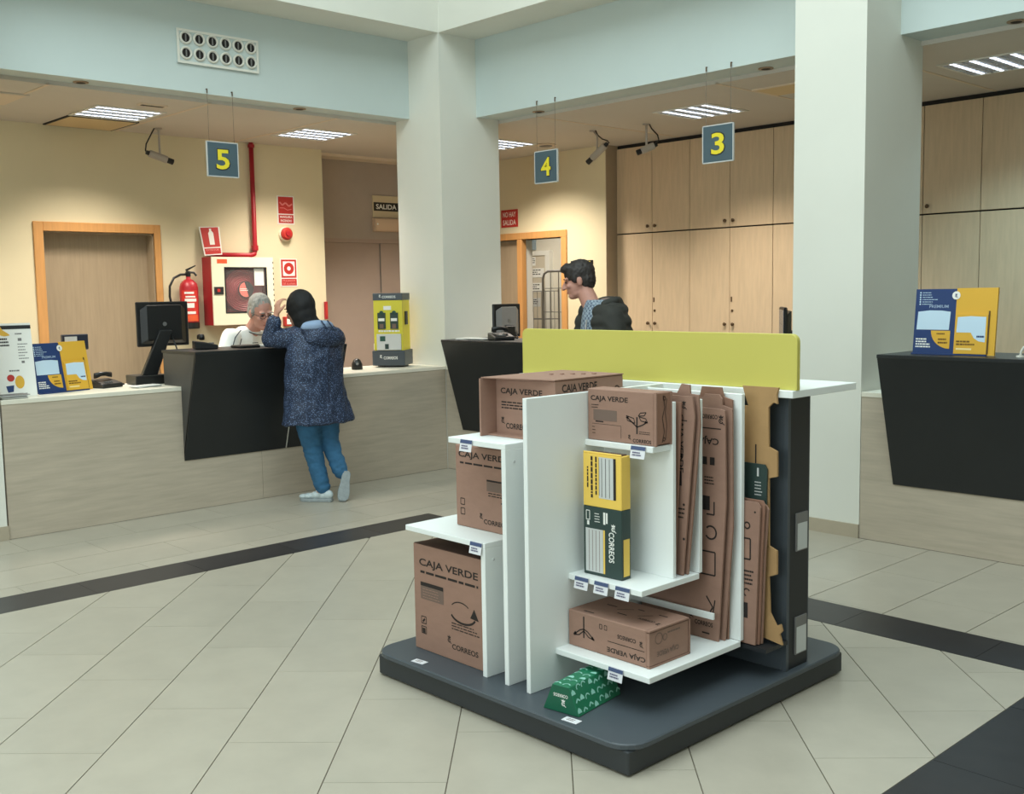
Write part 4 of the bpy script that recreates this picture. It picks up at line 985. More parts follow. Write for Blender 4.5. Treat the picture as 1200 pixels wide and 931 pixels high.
# exit signs
t = thing('exit_sign', 'pale exit sign reading SALIDA over the grey double door', 'sign', (XG, 7.68, 2.49))
MB().box(XG, XG+0.012, 7.497, 7.885, 2.492, 2.745).build('board', mat('sign_sand', (206, 192, 160), 0.6), t)
q = Pr((XG+0.012, 7.497, 2.492), (0, 1, 0), (0, 0, 1)); q.rect(0.012, 0.075, 0.364, 0.10).build('black_band', M_plasblack, t)
q = Pr((XG+0.012, 7.497, 2.492), (0, 1, 0), (0, 0, 1), 0.002); q.text('SALIDA', 0.045, 0.096, 0.058, 0.30).build('lettering', M_paper, t)
t = thing('emergency_light', 'beige box emergency light below the SALIDA sign', 'light', (XG, 7.69, 2.33))
MB().box(XG, XG+0.055, 7.49, 7.90, 2.325, 2.478).build('housing', mat('beige_plastic', (206, 178, 150), 0.5), t, 0.004)
MB().box(XG+0.055, XG+0.060, 7.505, 7.885, 2.34, 2.463).build('diffuser', mat('beige_diffuser', (214, 188, 160), 0.4), t)
MB().lathe([(0.012, 0), (0.012, 0.003)], (XG+0.060, 7.525, 2.41), (1, 0, 0), 10).build('led', M_paper, t)
t = thing('no_exit_sign', 'red sign reading NO HAY SALIDA above the open office door', 'sign', (-9.28, YW, 2.355))
MB().box(-9.425, -9.14, YW-0.005, YW, 2.355, 2.56).build('plate', M_redsign, t)
q = Pr((-9.425, YW-0.005, 2.355), (1, 0, 0), (0, 0, 1)); q.text('NO HAY', 0.03, 0.118, 0.062, 0.225).text('SALIDA', 0.03, 0.025, 0.062, 0.225).build('lettering', mat('sign_pale', (236, 214, 204), 0.5), t)['kind'] = 'stuff'
t = thing('door_name_plate', 'yellow name plate with black edges right of the open office door', 'sign', (-8.1, YW, 1.805))
MB().box(-8.285, -7.955, YW-0.012, YW, 1.805, 1.927).build('plate', M_plasblack, t)
MB().box(-8.262, -7.985, YW-0.014, YW-0.012, 1.822, 1.918).build('yellow_card', mat('card_yellow', (226, 206, 84), 0.5), t)
Pr((-8.262, YW-0.014, 1.822), (1, 0, 0), (0, 0, 1)).lines(0.03, 0.06, 0.22, 2, 0.03, 0.012).build('print', mat('print_olive', (176, 156, 50), 0.6), t)['kind'] = 'stuff'

# ================================================================== COUNTER-TOP THINGS
def leaflet_board(label, loc, rz, lean=0.10, s=1.0):
    t = thing('leaflet_board', label, 'leaflet board', loc, rz); t.scale = (s, s, s)
    H, Wd = 0.385, 0.24
    def slab(x0, x1, z0, z1, y, th, name, m, par=None):
        return MB().prism([(x0, y+lean*z0, z0), (x1, y+lean*z0, z0), (x1, y+lean*z1, z1), (x0, y+lean*z1, z1)], (0, th, 0)).build(name, m, par or t, local=True)
    nv = slab(-Wd, 0.005, 0.002, H-0.004, 0.0, 0.012, 'navy_folder', M_navy)
    ye = slab(0.006, Wd, 0.002, H, -0.004, 0.014, 'yellow_folder', M_gold)
    pk = slab(0.012, 0.198, 0.010, 0.235, -0.016, 0.011, 'pocket', M_gold)
    slab(0.198, 0.204, 0.012, 0.255, -0.012, 0.008, 'pocket_edge', mat('pocket_brown', (96, 74, 40), 0.6))
    slab(-Wd, 0.2, 0.0, 0.008, -0.02, 0.012, 'foot_strip', M_navy)
    MB().prism([(-0.1, 0.012, 0.0), (0.1, 0.012, 0.0), (0.08, 0.012+lean*0.25, 0.25), (-0.08, 0.012+lean*0.25, 0.25)], (0, 0.004, 0)).prism([(-0.01, 0.03+lean*0.2, 0.2), (-0.01, 0.014, 0.0), (-0.01, 0.14, 0.0)], (0.02, 0, 0)).build('easel_back', M_papergrey, t, local=True)
    def pr(y): 
        p = Pr((0, 0, 0), (1, 0, 0), (0, lean, 1), 0); p.o = Vector((0, y-0.0008, 0)); return p
    lbuild(pr(0).poly([(-0.225, 0.145), (-0.03, 0.145), (-0.025, 0.25), (-0.08, 0.257), (-0.15, 0.258), (-0.22, 0.25)]), 'blank_window', M_sky, t)
    q = pr(0)
    for k in range(6): q.disc(-0.212, 0.362-0.0135*k, 0.005, 8)
    q.lines(-0.20, 0.36, 0.10, 6, 0.0135, 0.0035, 0.6); lbuild(q, 'small_print', M_sky, t)
    lbuild(pr(0).text('PREMIUM', -0.155, 0.272, 0.018, 0.115), 'title_print', mat('print_silver', (150, 170, 196), 0.5), t)
    lbuild(pr(-0.001).poly([(-0.135, 0.140)]+[(-0.02-0.115*math.cos(R(a)), 0.140-0.105*math.sin(R(a))) for a in range(10, 91, 10)]+[(-0.02, 0.140)]), 'price_quadrant', M_gold, t)
    lbuild(pr(-0.0018).lines(-0.10, 0.118, 0.06, 1, 1, 0.008).lines(-0.09, 0.085, 0.065, 2, 0.02, 0.010), 'price_print', mat('print_brown', (110, 80, 20), 0.6), t)
    lbuild(pr(0).lines(-0.225, 0.085, 0.10, 4, 0.015, 0.008, 0.4), 'white_print', M_paper, t)
    lbuild(pr(-0.016).poly([(0.022, 0.132), (0.105, 0.132), (0.125, 0.10), (0.152, 0.083), (0.188, 0.078), (0.188, 0.222), (0.10, 0.226), (0.026, 0.220)]), 'blank_window', M_sky, t)
    lbuild(pr(-0.017).lines(0.14, 0.105, 0.045, 1, 1, 0.010), 'price_print', M_navy, t)
    lbuild(pr(-0.016).lines(0.025, 0.075, 0.11, 2, 0.016, 0.010, 0.3), 'gold_print', mat('print_brown', (110, 80, 20)), t)
    lbuild(pr(-0.016).rect(0.025, 0.032, 0.09, 0.010), 'pale_print', mat('print_cream', (246, 226, 160), 0.5), t)
    d = pr(-0.006).disc(0.004, 0.345, 0.024, 22); lbuild(d, 'round_logo', M_paper, t)
    p = pr(-0.007); horn(p, 0.004, 0.335, 0.022); lbuild(p, 'horn_mark', M_navy, t)
    return t
leaflet_board('blue and yellow leaflet board on the black desk right of the column', (-2.728, 6.075, 1.191), 0.0)
leaflet_board('blue and yellow leaflet board on the counter beside the white leaflet card', (-7.70, 2.875, CT+0.001), R(105), 0.20, 0.92)

# white leaflet card
def leancard(name, label, cat, loc, rz, w_, h_, lean, m, group=None):
    t = thing(name, label, cat, loc, rz, group)
    MB().prism([(-w_/2, 0, 0), (w_/2, 0, 0), (w_/2, lean*h_, h_), (-w_/2, lean*h_, h_)], (0, 0.006, 0)).build('card', m, t, local=True)
    MB().prism([(-0.01, 0.008+lean*h_*0.7, h_*0.7), (-0.01, 0.010, 0.0), (-0.01, 0.12+lean*h_*0.5, 0.0)], (0.02, 0, 0)).build('easel_leg', M_papergrey, t, local=True)
    def pr(e=0.0008):
        p = Pr((0, 0, 0), (1, 0, 0), (0, lean, 1), 0); p.o = Vector((-w_/2, -e, 0)); return p
    return t, pr
t, pr = leancard('leaflet_card', 'white leaflet card with a yellow leaf shape at the end of the left counter', 'leaflet', (-7.60, 2.520, CT+0.001), R(84), 0.235, 0.50, 0.19, M_paper)
lbuild(pr().rect(0.0, 0.468, 0.235, 0.026), 'black_band', M_plasblack, t)
lbuild(pr(0.0014).poly([(0.022, 0.49), (0.04, 0.488), (0.055, 0.462), (0.085, 0.440), (0.098, 0.425), (0.06, 0.420), (0.035, 0.428), (0.022, 0.45)]), 'yellow_leaf', M_gold, t)
lbuild(pr().lines(0.03, 0.395, 0.06, 3, 0.022, 0.012, 0.2), 'dark_print', M_ink, t)
lbuild(pr().lines(0.13, 0.43, 0.05, 1, 1, 0.01).rect(0.145, 0.385, 0.024, 0.02).lines(0.14, 0.36, 0.07, 6, 0.02, 0.006, 0.5).rect(0.155, 0.23, 0.02, 0.016), 'grey_print', M_plasgrey, t)
lbuild(pr().disc(0.075, 0.130, 0.024), 'red_disc', M_redsign, t)
lbuild(pr().disc(0.13, 0.10, 0.030, 20, 0.045), 'gold_disc', M_gold, t)
lbuild(pr().poly([(0.04, 0.075), (0.092, 0.08), (0.085, 0.035), (0.05, 0.03)]), 'navy_shape', M_navy, t)
lbuild(pr().lines(0.07, 0.175, 0.08, 1, 1, 0.010).lines(0.06, 0.018, 0.12, 2, 0.010, 0.004), 'caption', M_plasgrey, t)
t, pr = leancard('leaflet_card', 'navy and white leaflet card behind the white leaf card, by the left column', 'leaflet', (-7.80, 2.425, CT+0.001), R(92), 0.12, 0.36, 0.10, M_navy)
lbuild(pr().rect(0, 0.14, 0.12, 0.05), 'white_band', M_paper, t)
lbuild(pr().rect(0, 0.0, 0.12, 0.09), 'white_foot', M_paper, t)
def sheets(name, label, cat, x, y, z, w_, d_, n, rz, cols=(M_paper,)):
    t = thing(name, label, cat, (x, y, z), rz)
    for k in range(n):
        a = random.uniform(-0.12, 0.12); u = Vector((math.cos(a), math.sin(a), 0)); v = Vector((-math.sin(a), math.cos(a), 0))
        MB().obox((random.uniform(-.01, .01), random.uniform(-.01, .01), 0.0035+0.0042*k), u*w_/2, v*d_/2, (0, 0, 0.0018)).build('sheet', cols[k % len(cols)], t, local=True)
    return t
sheets('paper_stack', 'loose stack of white forms at the end of the left counter', 'papers', -7.50, 2.44, CT+0.001, 0.13, 0.17, 6, 0.1, (M_paper, M_papergrey, M_plasgrey))
sheets('paper_stack', 'strewn white slips and pens in front of the computer', 'papers', -7.60, 3.42, CT+0.001, 0.09, 0.22, 3, 0.3, (M_paper, M_papergrey))
sheets('paper_stack', 'white sheets lying on the black desk below sign 4', 'papers', -6.88, 6.05, 1.191, 0.30, 0.16, 3, 0.05)
sheets('paper_stack', 'white sheets on the black desk in front of the clerk', 'papers', -7.36, 4.36, 1.201, 0.20, 0.16, 3, 0.2)
# small customer display on a pole
t = thing('customer_display', 'small black pole display behind the blue and yellow leaflet board', 'display', (-7.95, 3.06, CT+0.001))
MB().lathe([(0.05, 0), (0.05, 0.012), (0.02, 0.016)], (-7.95, 3.06, CT+0.001)).build('base', M_plasblack, t)
MB().tube([(-7.95, 3.06, CT+0.012), (-7.95, 3.06, 1.25)], 0.014).build('pole', M_plasblack, t)
MB().box(-7.97, -7.93, 2.955, 3.145, 1.22, 1.335).build('head', mat('navy_plastic', (34, 40, 56), 0.4), t, 0.005)
MB().box(-7.93, -7.927, 2.97, 3.06, 1.235, 1.32).build('screen', M_papergrey, t)
# telephones
def phone(label, loc, rz):
    t = thing('telephone', label, 'telephone', loc, rz)
    MB().prism([(-0.085, -0.09, 0), (0.085, -0.09, 0), (0.085, -0.09, 0.03), (0.0, -0.09, 0.05), (-0.085, -0.09, 0.062)], (0, 0.18, 0)).build('body', M_plasblack, t, 0.006, local=True)
    MB().tube([(-0.03, 0.055, 0.075), (-0.03, 0.06, 0.092), (-0.02, 0.02, 0.10), (-0.02, -0.02, 0.10), (-0.03, -0.06, 0.092), (-0.03, -0.055, 0.075)], [0.022, 0.022, 0.016, 0.016, 0.022, 0.022], 10).build('handset', M_plasblack, t, smooth=True, local=True)
    kp = MB()
    for i in range(3):
        for j in range(4): kp.box(0.03+0.012*i, 0.038+0.012*i, -0.04+0.016*j, -0.03+0.016*j, 0.038, 0.047)
    kp.build('keypad', M_plasgrey, t, local=True)['kind'] = 'stuff'
    MB().tube([(-0.06, 0.09, 0.02), (-0.05, 0.13, 0.015), (-0.01, 0.16, 0.012), (0.03, 0.14, 0.012), (0.0, 0.10, 0.03)], 0.006, 6).build('cord', M_plasblack, t, smooth=True, local=True)
phone('black card terminal and handset on the counter left of the computer', (-7.84, 3.22, CT+0.001), R(15))
phone('black telephone near the monitor end of the desk where the woman leans', (-7.50, 3.86, 1.201), R(70))
phone('black telephone on the desk beside the corner column, left of the lime panel', (-6.60, 6.10, 1.191), R(-20))
# computers
def monitor(label, loc, rz, w_, h_, zc, tilt=0.0, back=M_plasblack, neck=0.05, dy=0.0, fh=0.022):
    t = thing('computer_monitor', label, 'monitor', loc, rz)
    # local: screen faces -x, rear shell faces +x
    z0, z1 = zc-h_/2, zc+h_/2
    MB().box(-0.025, 0.0, -w_/2, w_/2, z0, z1).build('bezel', M_plasblack, t, 0.006, local=True)
    sh = MB().prism([(0.0, -w_/2+0.02, z0+0.015), (0.0, w_/2-0.02, z0+0.015), (0.035, w_/2-0.07, z0+0.05), (0.035, -w_/2+0.07, z0+0.05)], (0, 0, h_-0.07)).build('rear_shell', back, t, 0.008, local=True)
    MB().lathe([(0.016, 0), (0.016, 0.003)], (0.035, 0, zc), (1, 0, 0), 12).build('maker_badge', M_metal, sh, local=True)
    MB().box(-0.027, -0.025, -w_/2+0.018, w_/2-0.018, z0+0.018, z1-0.018).build('screen', mat('screen_dim', (90, 110, 130), 0.2), t, local=True)
    MB().add([(x, y, z) for x, y, z in ((0.030, -0.05, zc-0.04), (0.060, -0.05, zc-0.05), (0.060, 0.05, zc-0.05), (0.030, 0.05, zc-0.04), (-0.03+neck, dy-0.06, fh-0.002), (0.02+neck, dy-0.06, fh-0.002), (0.02+neck, dy+0.06, fh-0.002), (-0.03+neck, dy+0.06, fh-0.002))],
        [(0, 1, 2, 3), (7, 6, 5, 4), (0, 4, 5, 1), (1, 5, 6, 2), (2, 6, 7, 3), (3, 7, 4, 0)]).build('neck', M_plasblack, t, 0.004, local=True)
    MB().box(-0.09, 0.13, dy-0.13, dy+0.13, 0.001, fh).build('foot', M_plasblack, t, 0.006, local=True)
    MB().tube([(0.03, 0.05, zc-0.08), (0.08, 0.09, 0.20), (0.06, 0.12, 0.06), (0.0, 0.16, 0.012)], 0.006, 6).build('cable', M_plasblack, t, smooth=True, local=True)
    return t
monitor('black computer monitor seen from behind, left of the black desk below sign 5', (-7.90, 3.72, CT+0.001), R(-4), 0.41, 0.345, 0.455, neck=0.06, dy=-0.15, fh=0.07)
monitor('grey backed computer monitor behind the black desk below sign 4', (-7.09, 6.63, CT+0.001), R(-8), 0.30, 0.30, 0.40, back=M_plasgrey, neck=0.02)
monitor('dark computer monitor just left of the free-standing column', (-4.19, 6.63, CT+0.001), R(38), 0.34, 0.24, 0.40)
t = thing('payment_terminal', 'flat black payment terminal on the black desk before the clerk', 'terminal', (-7.38, 4.14, 1.201))
MB().box(-7.46, -7.30, 4.05, 4.22, 1.201, 1.220).build('body', M_plasblack, t, 0.005)
MB().box(-7.45, -7.40, 4.07, 4.20, 1.220, 1.222).build('screen', M_plasgrey, t)
# black dome gadget
t = thing('webcam_puck', 'small black dome gadget on the counter beside the yellow leaflet stand', 'gadget', (-7.74, 5.42, CT+0.001))
MB().lathe([(0.046, 0), (0.05, 0.01), (0.046, 0.05), (0.03, 0.085), (0.012, 0.095)], (-7.74, 5.42, CT+0.001), n=18).build('dome', M_plasblack, t, smooth=True)
MB().lathe([(0.012, 0.046), (0.012, 0.050)], (-7.74, 5.42, CT+0.045), (1, -0.6, 0.2), 12).build('lens', M_plasgrey, t)
# yellow leaflet stand
t = thing('leaflet_stand', 'yellow countertop leaflet stand with dark grey base and header', 'leaflet stand', (-7.80, 5.86, CT+0.001), R(-52+0))
b = 0.150; a = 0.132
MB().lathe([(0.14, 0), (0.14, 0.014)], (0, 0, 0), n=24).build('turntable', M_plasblack, t, local=True)
bs = MB().box(-b, b, -b, b, 0.015, 0.150).build('base', M_stand, t, 0.004, local=True)
bd = MB().box(-a, a-0.012, -a, a, 0.151, 0.600).build('body', M_signyel, t, local=True)
MB().box(a-0.012, a, -a, a, 0.151, 0.600).build('front_panel', mat('stand_yellow', (216, 204, 60), 0.5), t, local=True)
MB().box(-a-0.004, a+0.004, -a-0.004, a+0.004, 0.601, 0.665).build('header', M_stand, t, 0.003, local=True)
def sp(x, e=0.001):
    p = Pr((0, 0, 0), (0, 1, 0), (0, 0, 1), 0); p.o = Vector((x+e, 0, 0)); return p
p = sp(a+0.004); horn(p, -0.07, 0.628, 0.026); p.text('CORREOS', -0.05, 0.62, 0.022, 0.125); lbuild(p, 'header_logo', M_paper, t)
p = sp(b); horn(p, -0.07, 0.085, 0.03); p.text('CORREOS', -0.045, 0.072, 0.026, 0.13); lbuild(p, 'base_logo', M_paper, t)
lbuild(sp(a).rect(-0.04, 0.515, 0.07, 0.035), 'paper_label', M_paper, t)
for yy in (-0.058, 0.058):
    bt = MB().box(a, a+0.012, yy-0.036, yy+0.036, 0.345, 0.49).build('leaflet', M_greend, t, local=True)
    MB().lathe([(0.018, 0), (0.018, 0.012)], (a, yy, 0.49), (1, 0, 0), 12).build('leaflet_tip', M_green, bt, local=True)
    lbuild(sp(a+0.012).rect(yy-0.028, 0.415, 0.056, 0.026), 'leaflet_band', M_paper, bt)
    lbuild(sp(a+0.012).rect(yy-0.018, 0.350, 0.036, 0.04), 'leaflet_foot', M_inkgrey, bt)
lbuild(sp(a).lines(-0.09, 0.318, 0.2, 1, 1, 0.016, 0.05), 'caption', M_paper, t)
pk = MB().box(a, a+0.016, -0.105, 0.118, 0.156, 0.300).build('pocket', M_papergrey, t, local=True)
lbuild(sp(a+0.016).rect(-0.075, 0.235, 0.05, 0.045), 'pocket_print', M_green, pk)
lbuild(sp(a+0.016).rect(-0.03, 0.165, 0.035, 0.045), 'pocket_print', M_greend, pk)
MB().box(-0.02, 0.05, a, a+0.012, 0.38, 0.50).build('side_leaflet', M_standdark, t, local=True)
MB().box(-0.02, 0.05, -a-0.03, -a, 0.155, 0.21).build('side_pocket', M_paper, t, local=True)
MB().box(0.0, 0.04, -a-0.025, -a, 0.30, 0.32).build('side_clip', M_plasblack, t, local=True)
# white desk lamp arc on the right
t = thing('pen_holder_cord', 'white curled pen cord on the black desk right of the leaflet board', 'cord', (-2.31, 6.06, 1.191))
MB().tube([(-2.34+0.07*(1-math.cos(R(a))), 6.06, 1.197+0.075*math.sin(R(a))) for a in range(0, 181, 20)], 0.007, 8).build('cord', M_plaswhite, t, smooth=True)
MB().lathe([(0.022, 0), (0.022, 0.01)], (-2.34, 6.06, 1.191)).build('anchor', M_plaswhite, t)

# ================================================================== BACK OFFICE
dw = struct('door_4', MB().box(-11.88, -11.36, 11.44, 11.47, 0, 2.13), mat('office_door', (206, 196, 176), 0.6))
MB().box(-11.975, -11.88, 11.42, 11.5, 0, 2.2).box(-11.36, -11.27, 11.42, 11.5, 0, 2.2).box(-11.88, -11.36, 11.42, 11.5, 2.13, 2.2).build('casing', M_plaswhite, dw)
def notice(label, x, z, w_, h_, m):
    o = thing('wall_notice', label, 'notice', (x+w_/2, 11.438, z))
    MB().box(x, x+w_, 11.434, 11.4395, z, z+h_).build('sheet', m, o)
    Pr((x, 11.434, z), (1, 0, 0), (0, 0, 1)).lines(0.02, h_*0.75, w_*0.85, 3, h_*0.22, h_*0.10).build('print', M_ink, o)['kind'] = 'stuff'
notice('white notice with a yellow mark at the top of the office door', -11.70, 1.98, 0.12, 0.13, M_paper)
notice('wide white notice below the yellow-marked one on the office door', -11.86, 1.80, 0.46, 0.14, M_paper)
notice('white notice at the middle of the office door', -11.84, 1.58, 0.40, 0.14, M_paper)
notice('grey notice low on the office door', -11.84, 1.36, 0.36, 0.13, M_papergrey)
op = tag(MB().box(-11.9, -11.62, 11.46, 11.5, 2.22, 2.42).build('transom_panel', mat('office_blue_grey', (140, 156, 164), 0.5)), 'blue grey panel above the white office door', 'panel')
t = thing('roll_cage', 'tall grey wire roll cage trolley inside the back office', 'trolley', (-9.97, 10.55, 0))
cx0, cx1, cy0, cy1, zt = -10.34, -9.59, 10.35, 10.95, 1.86
for y in (cy0, cy1):
    MB().tube([(cx0, y, 0.12), (cx0, y, zt-0.1), (cx0+0.03, y, zt-0.03), (cx0+0.1, y, zt), (cx1-0.1, y, zt), (cx1-0.03, y, zt-0.03), (cx1, y, zt-0.1), (cx1, y, 0.12)], 0.016, 8).build('end_hoop', M_metal, t, smooth=True)
for k in range(1, 5):
    x = cx0+(cx1-cx0)*k/5
    for y in (cy0, cy1): MB().tube([(x, y, 0.16), (x, y, zt)], 0.006, 6).build('upright_wire', M_metal, t)
for k in range(5):
    z = 0.35+0.32*k
    for y in (cy0, cy1): MB().tube([(cx0, y, z), (cx1, y, z)], 0.006, 6).build('cross_wire', M_metal, t)
MB().box(cx0, cx1, cy0, cy1, 0.12, 0.16).build('deck', M_metal, t)
for x in (cx0+0.06, cx1-0.06):
    for y in (cy0+0.06, cy1-0.06): MB().lathe([(0.05, -0.015), (0.05, 0.015)], (x, y, 0.05), (0, 1, 0), 14).tube([(x, y, 0.05), (x, y, 0.12)], 0.012, 6).build('castor', M_plasblack, t)
t = thing('mail_sack', 'white mail sack standing in the roll cage', 'sack', (-9.98, 10.65, 0.161))
MB().lathe([(0.20, 0), (0.23, 0.1), (0.22, 0.5), (0.2, 0.9), (0.14, 1.05), (0.05, 1.1)], (-9.98, 10.65, 0.161), n=20).build('sack', M_paper, t, smooth=True)
MB().lathe([(0.075, 1.07), (0.075, 1.10)], (-9.98, 10.65, 0.161), n=16).build('tie', M_plasblack, t)
t = thing('wire_shelf_rack', 'wire rack with notices and parcels standing before the office door', 'rack', (-11.1, 10.7, 0))
for x in (-11.42, -10.72):
    for y in (10.75, 11.05): MB().tube([(x, y, 0), (x, y, 1.62)], 0.012, 8).build('post', M_metal, t)
for z in (0.3, 0.75, 1.2, 1.6):
    MB().frame(-11.43, -10.71, 10.74, 11.06, z-0.012, z, 0.02, 'z').build('shelf_frame', M_metal, t)
for k in range(9):
    x = -11.42+0.0875*k; MB().tube([(x, 11.05, 0.02), (x, 11.05, 1.6)], 0.004, 5).build('back_wire', M_metal, t)
t = thing('ceiling_light', 'square ceiling light inside the back office', 'light', (-10.6, 10.3, 2.95))
MB().frame(-10.9, -10.3, 10.0, 10.6, 2.935, 2.9495, 0.025, 'z').build('frame', M_plaswhite, t)
MB().box(-10.875, -10.325, 10.025, 10.575, 2.942, 2.9495).build('diffuser', M_tube, t)
o = area_light('light_glow', (0, 0, -0.03), 0.5, 0.5, 40, (1.0, 0.93, 0.82)); o.parent = t
# ================================================================== PEOPLE
from mathutils import noise as mnoise
M_skin = mat('skin', (204, 150, 126), 0.55, 0.05, 20)
M_skin2 = mat('skin_ruddy', (190, 138, 122), 0.55, 0.06, 20)
M_hairgrey = mat('hair_grey', (150, 148, 142), 0.7, 0.28, 60, (1, 1, 0.4))
M_hairdark = mat('hair_dark', (44, 38, 36), 0.6, 0.25, 60, (1, 1, 0.4))
M_polo = mat('polo_white', (228, 230, 226), 0.8, 0.03, 10)
M_scarf = mat('headscarf_black', (18, 18, 20), 0.75, 0.1, 8)
M_jeans = mat('jeans_blue', (52, 104, 142), 0.8, 0.16, 12, bump=0.3, bscale=60)
M_shoe = mat('trainer_grey', (196, 208, 210), 0.6, 0.1, 25)
M_sole = mat('trainer_sole', (150, 158, 160), 0.7, 0.12, 40)
M_jackdark = mat('jacket_dark', (46, 46, 42), 0.8, 0.15, 10)
M_jacklin = mat('jacket_lining', (132, 112, 104), 0.85, 0.2, 14)
M_hoodlin = mat('hood_lining_blue', (150, 172, 204), 0.8, 0.08, 16)
M_trouser = mat('trousers_dark', (52, 54, 62), 0.85, 0.08, 10)
M_shoeblk = mat('shoe_black', (30, 28, 27), 0.45)
M_eye = mat('eye_dark', (34, 24, 22), 0.3)
M_lip = mat('lip', (160, 92, 84), 0.6)
M_glass = mat('spectacle_frame', (60, 58, 58), 0.35, metal=0.5)

def speckled():
    """navy raincoat with a fine pale fleck"""
    m = bpy.data.materials.new('raincoat_fleck'); m.use_nodes = True; nt = m.node_tree; b = nt.nodes['Principled BSDF']
    tc = nt.nodes.new('ShaderNodeTexCoord'); v = nt.nodes.new('ShaderNodeTexVoronoi'); v.inputs['Scale'].default_value = 95
    nt.links.new(tc.outputs['Object'], v.inputs['Vector'])
    rp = nt.nodes.new('ShaderNodeValToRGB'); rp.color_ramp.interpolation = 'CONSTANT'
    rp.color_ramp.elements[0].color = (*lin((104, 126, 164)), 1); rp.color_ramp.elements[1].color = (*lin((34, 46, 70)), 1); rp.color_ramp.elements[1].position = 0.30
    nt.links.new(v.outputs['Distance'], rp.inputs[0]); nt.links.new(rp.outputs[0], b.inputs['Base Color']); b.inputs['Roughness'].default_value = 0.6
    return m
M_rain = speckled()
def checked():
    """pale blue shirt with a fine check"""
    m = bpy.data.materials.new('shirt_check'); m.use_nodes = True; nt = m.node_tree; b = nt.nodes['Principled BSDF']
    tc = nt.nodes.new('ShaderNodeTexCoord'); c = nt.nodes.new('ShaderNodeTexChecker'); c.inputs['Scale'].default_value = 60
    c.inputs['Color1'].default_value = (*lin((150, 164, 176)), 1); c.inputs['Color2'].default_value = (*lin((92, 104, 124)), 1)
    nt.links.new(tc.outputs['Object'], c.inputs['Vector']); nt.links.new(c.outputs['Color'], b.inputs['Base Color']); b.inputs['Roughness'].default_value = 0.8
    return m
M_shirt = checked()

class Blob:
    """overlapping rounded solids fused into one continuous surface"""
    def __init__(s): s.mb = MB()
    def cap(s, p0, r0, p1, r1, n=14):
        p0 = Vector(p0); p1 = Vector(p1); d = (p1-p0); L = d.length
        prof = [(r0*math.sin(R(a)), -r0*math.cos(R(a))) for a in range(0, 90, 18)]
        prof += [(r0, 0), (r1, L)] + [(r1*math.cos(R(a)), L+r1*math.sin(R(a))) for a in range(18, 91, 18)]
        s.mb.lathe(prof, p0, d, n); return s
    def chain(s, pts):
        for (p, r), (q, t) in zip(pts[:-1], pts[1:]): s.cap(p, r, q, t)
        return s
    def ell(s, c, rx, ry, rz, fr=None):
        s.mb.ell(c, rx, ry, rz, 18, 12, fr); return s
    def loft(s, rings, n=22):
        vs = []; fs = []
        for c, a, b in rings:
            c = Vector(c); a = Vector(a); b = Vector(b)
            vs += [c+a*math.cos(2*math.pi*k/n)+b*math.sin(2*math.pi*k/n) for k in range(n)]
        for i in range(len(rings)-1):
            for k in range(n): fs.append((i*n+k, i*n+(k+1) % n, (i+1)*n+(k+1) % n, (i+1)*n+k))
        fs.append(tuple(range(n))[::-1]); L = (len(rings)-1)*n; fs.append(tuple(range(L, L+n)))
        s.mb.add(vs, fs); return s
    def build(s, name, m, parent, vox=0.010, smooth=3, wrinkle=0.0, wscale=(9, 9, 4)):
        o = s.mb.build(name, m, parent)
        r = o.modifiers.new('remesh', 'REMESH'); r.mode = 'VOXEL'; r.voxel_size = vox; r.use_smooth_shade = True
        if smooth:
            k = o.modifiers.new('smooth', 'SMOOTH'); k.factor = 0.5; k.iterations = smooth
        bpy.context.view_layer.update()
        me = bpy.data.meshes.new_from_object(o.evaluated_get(bpy.context.evaluated_depsgraph_get()))
        o.modifiers.clear(); old = o.data; o.data = me; bpy.data.meshes.remove(old); me.name = name
        if wrinkle:
            ns = [v.normal.copy() for v in me.vertices]
            for v, nn in zip(me.vertices, ns):
                q = Vector((v.co.x*wscale[0], v.co.y*wscale[1], v.co.z*wscale[2]))
                d = mnoise.noise(q)*1.0 + 0.6*mnoise.noise(q*2.3+Vector((3, 1, 7)))
                d = 1-abs(d)*2.2   # ridges like cloth folds
                v.co += nn*d*wrinkle
        for p in me.polygons: p.use_smooth = True
        if not me.materials: me.materials.append(m)
        return o

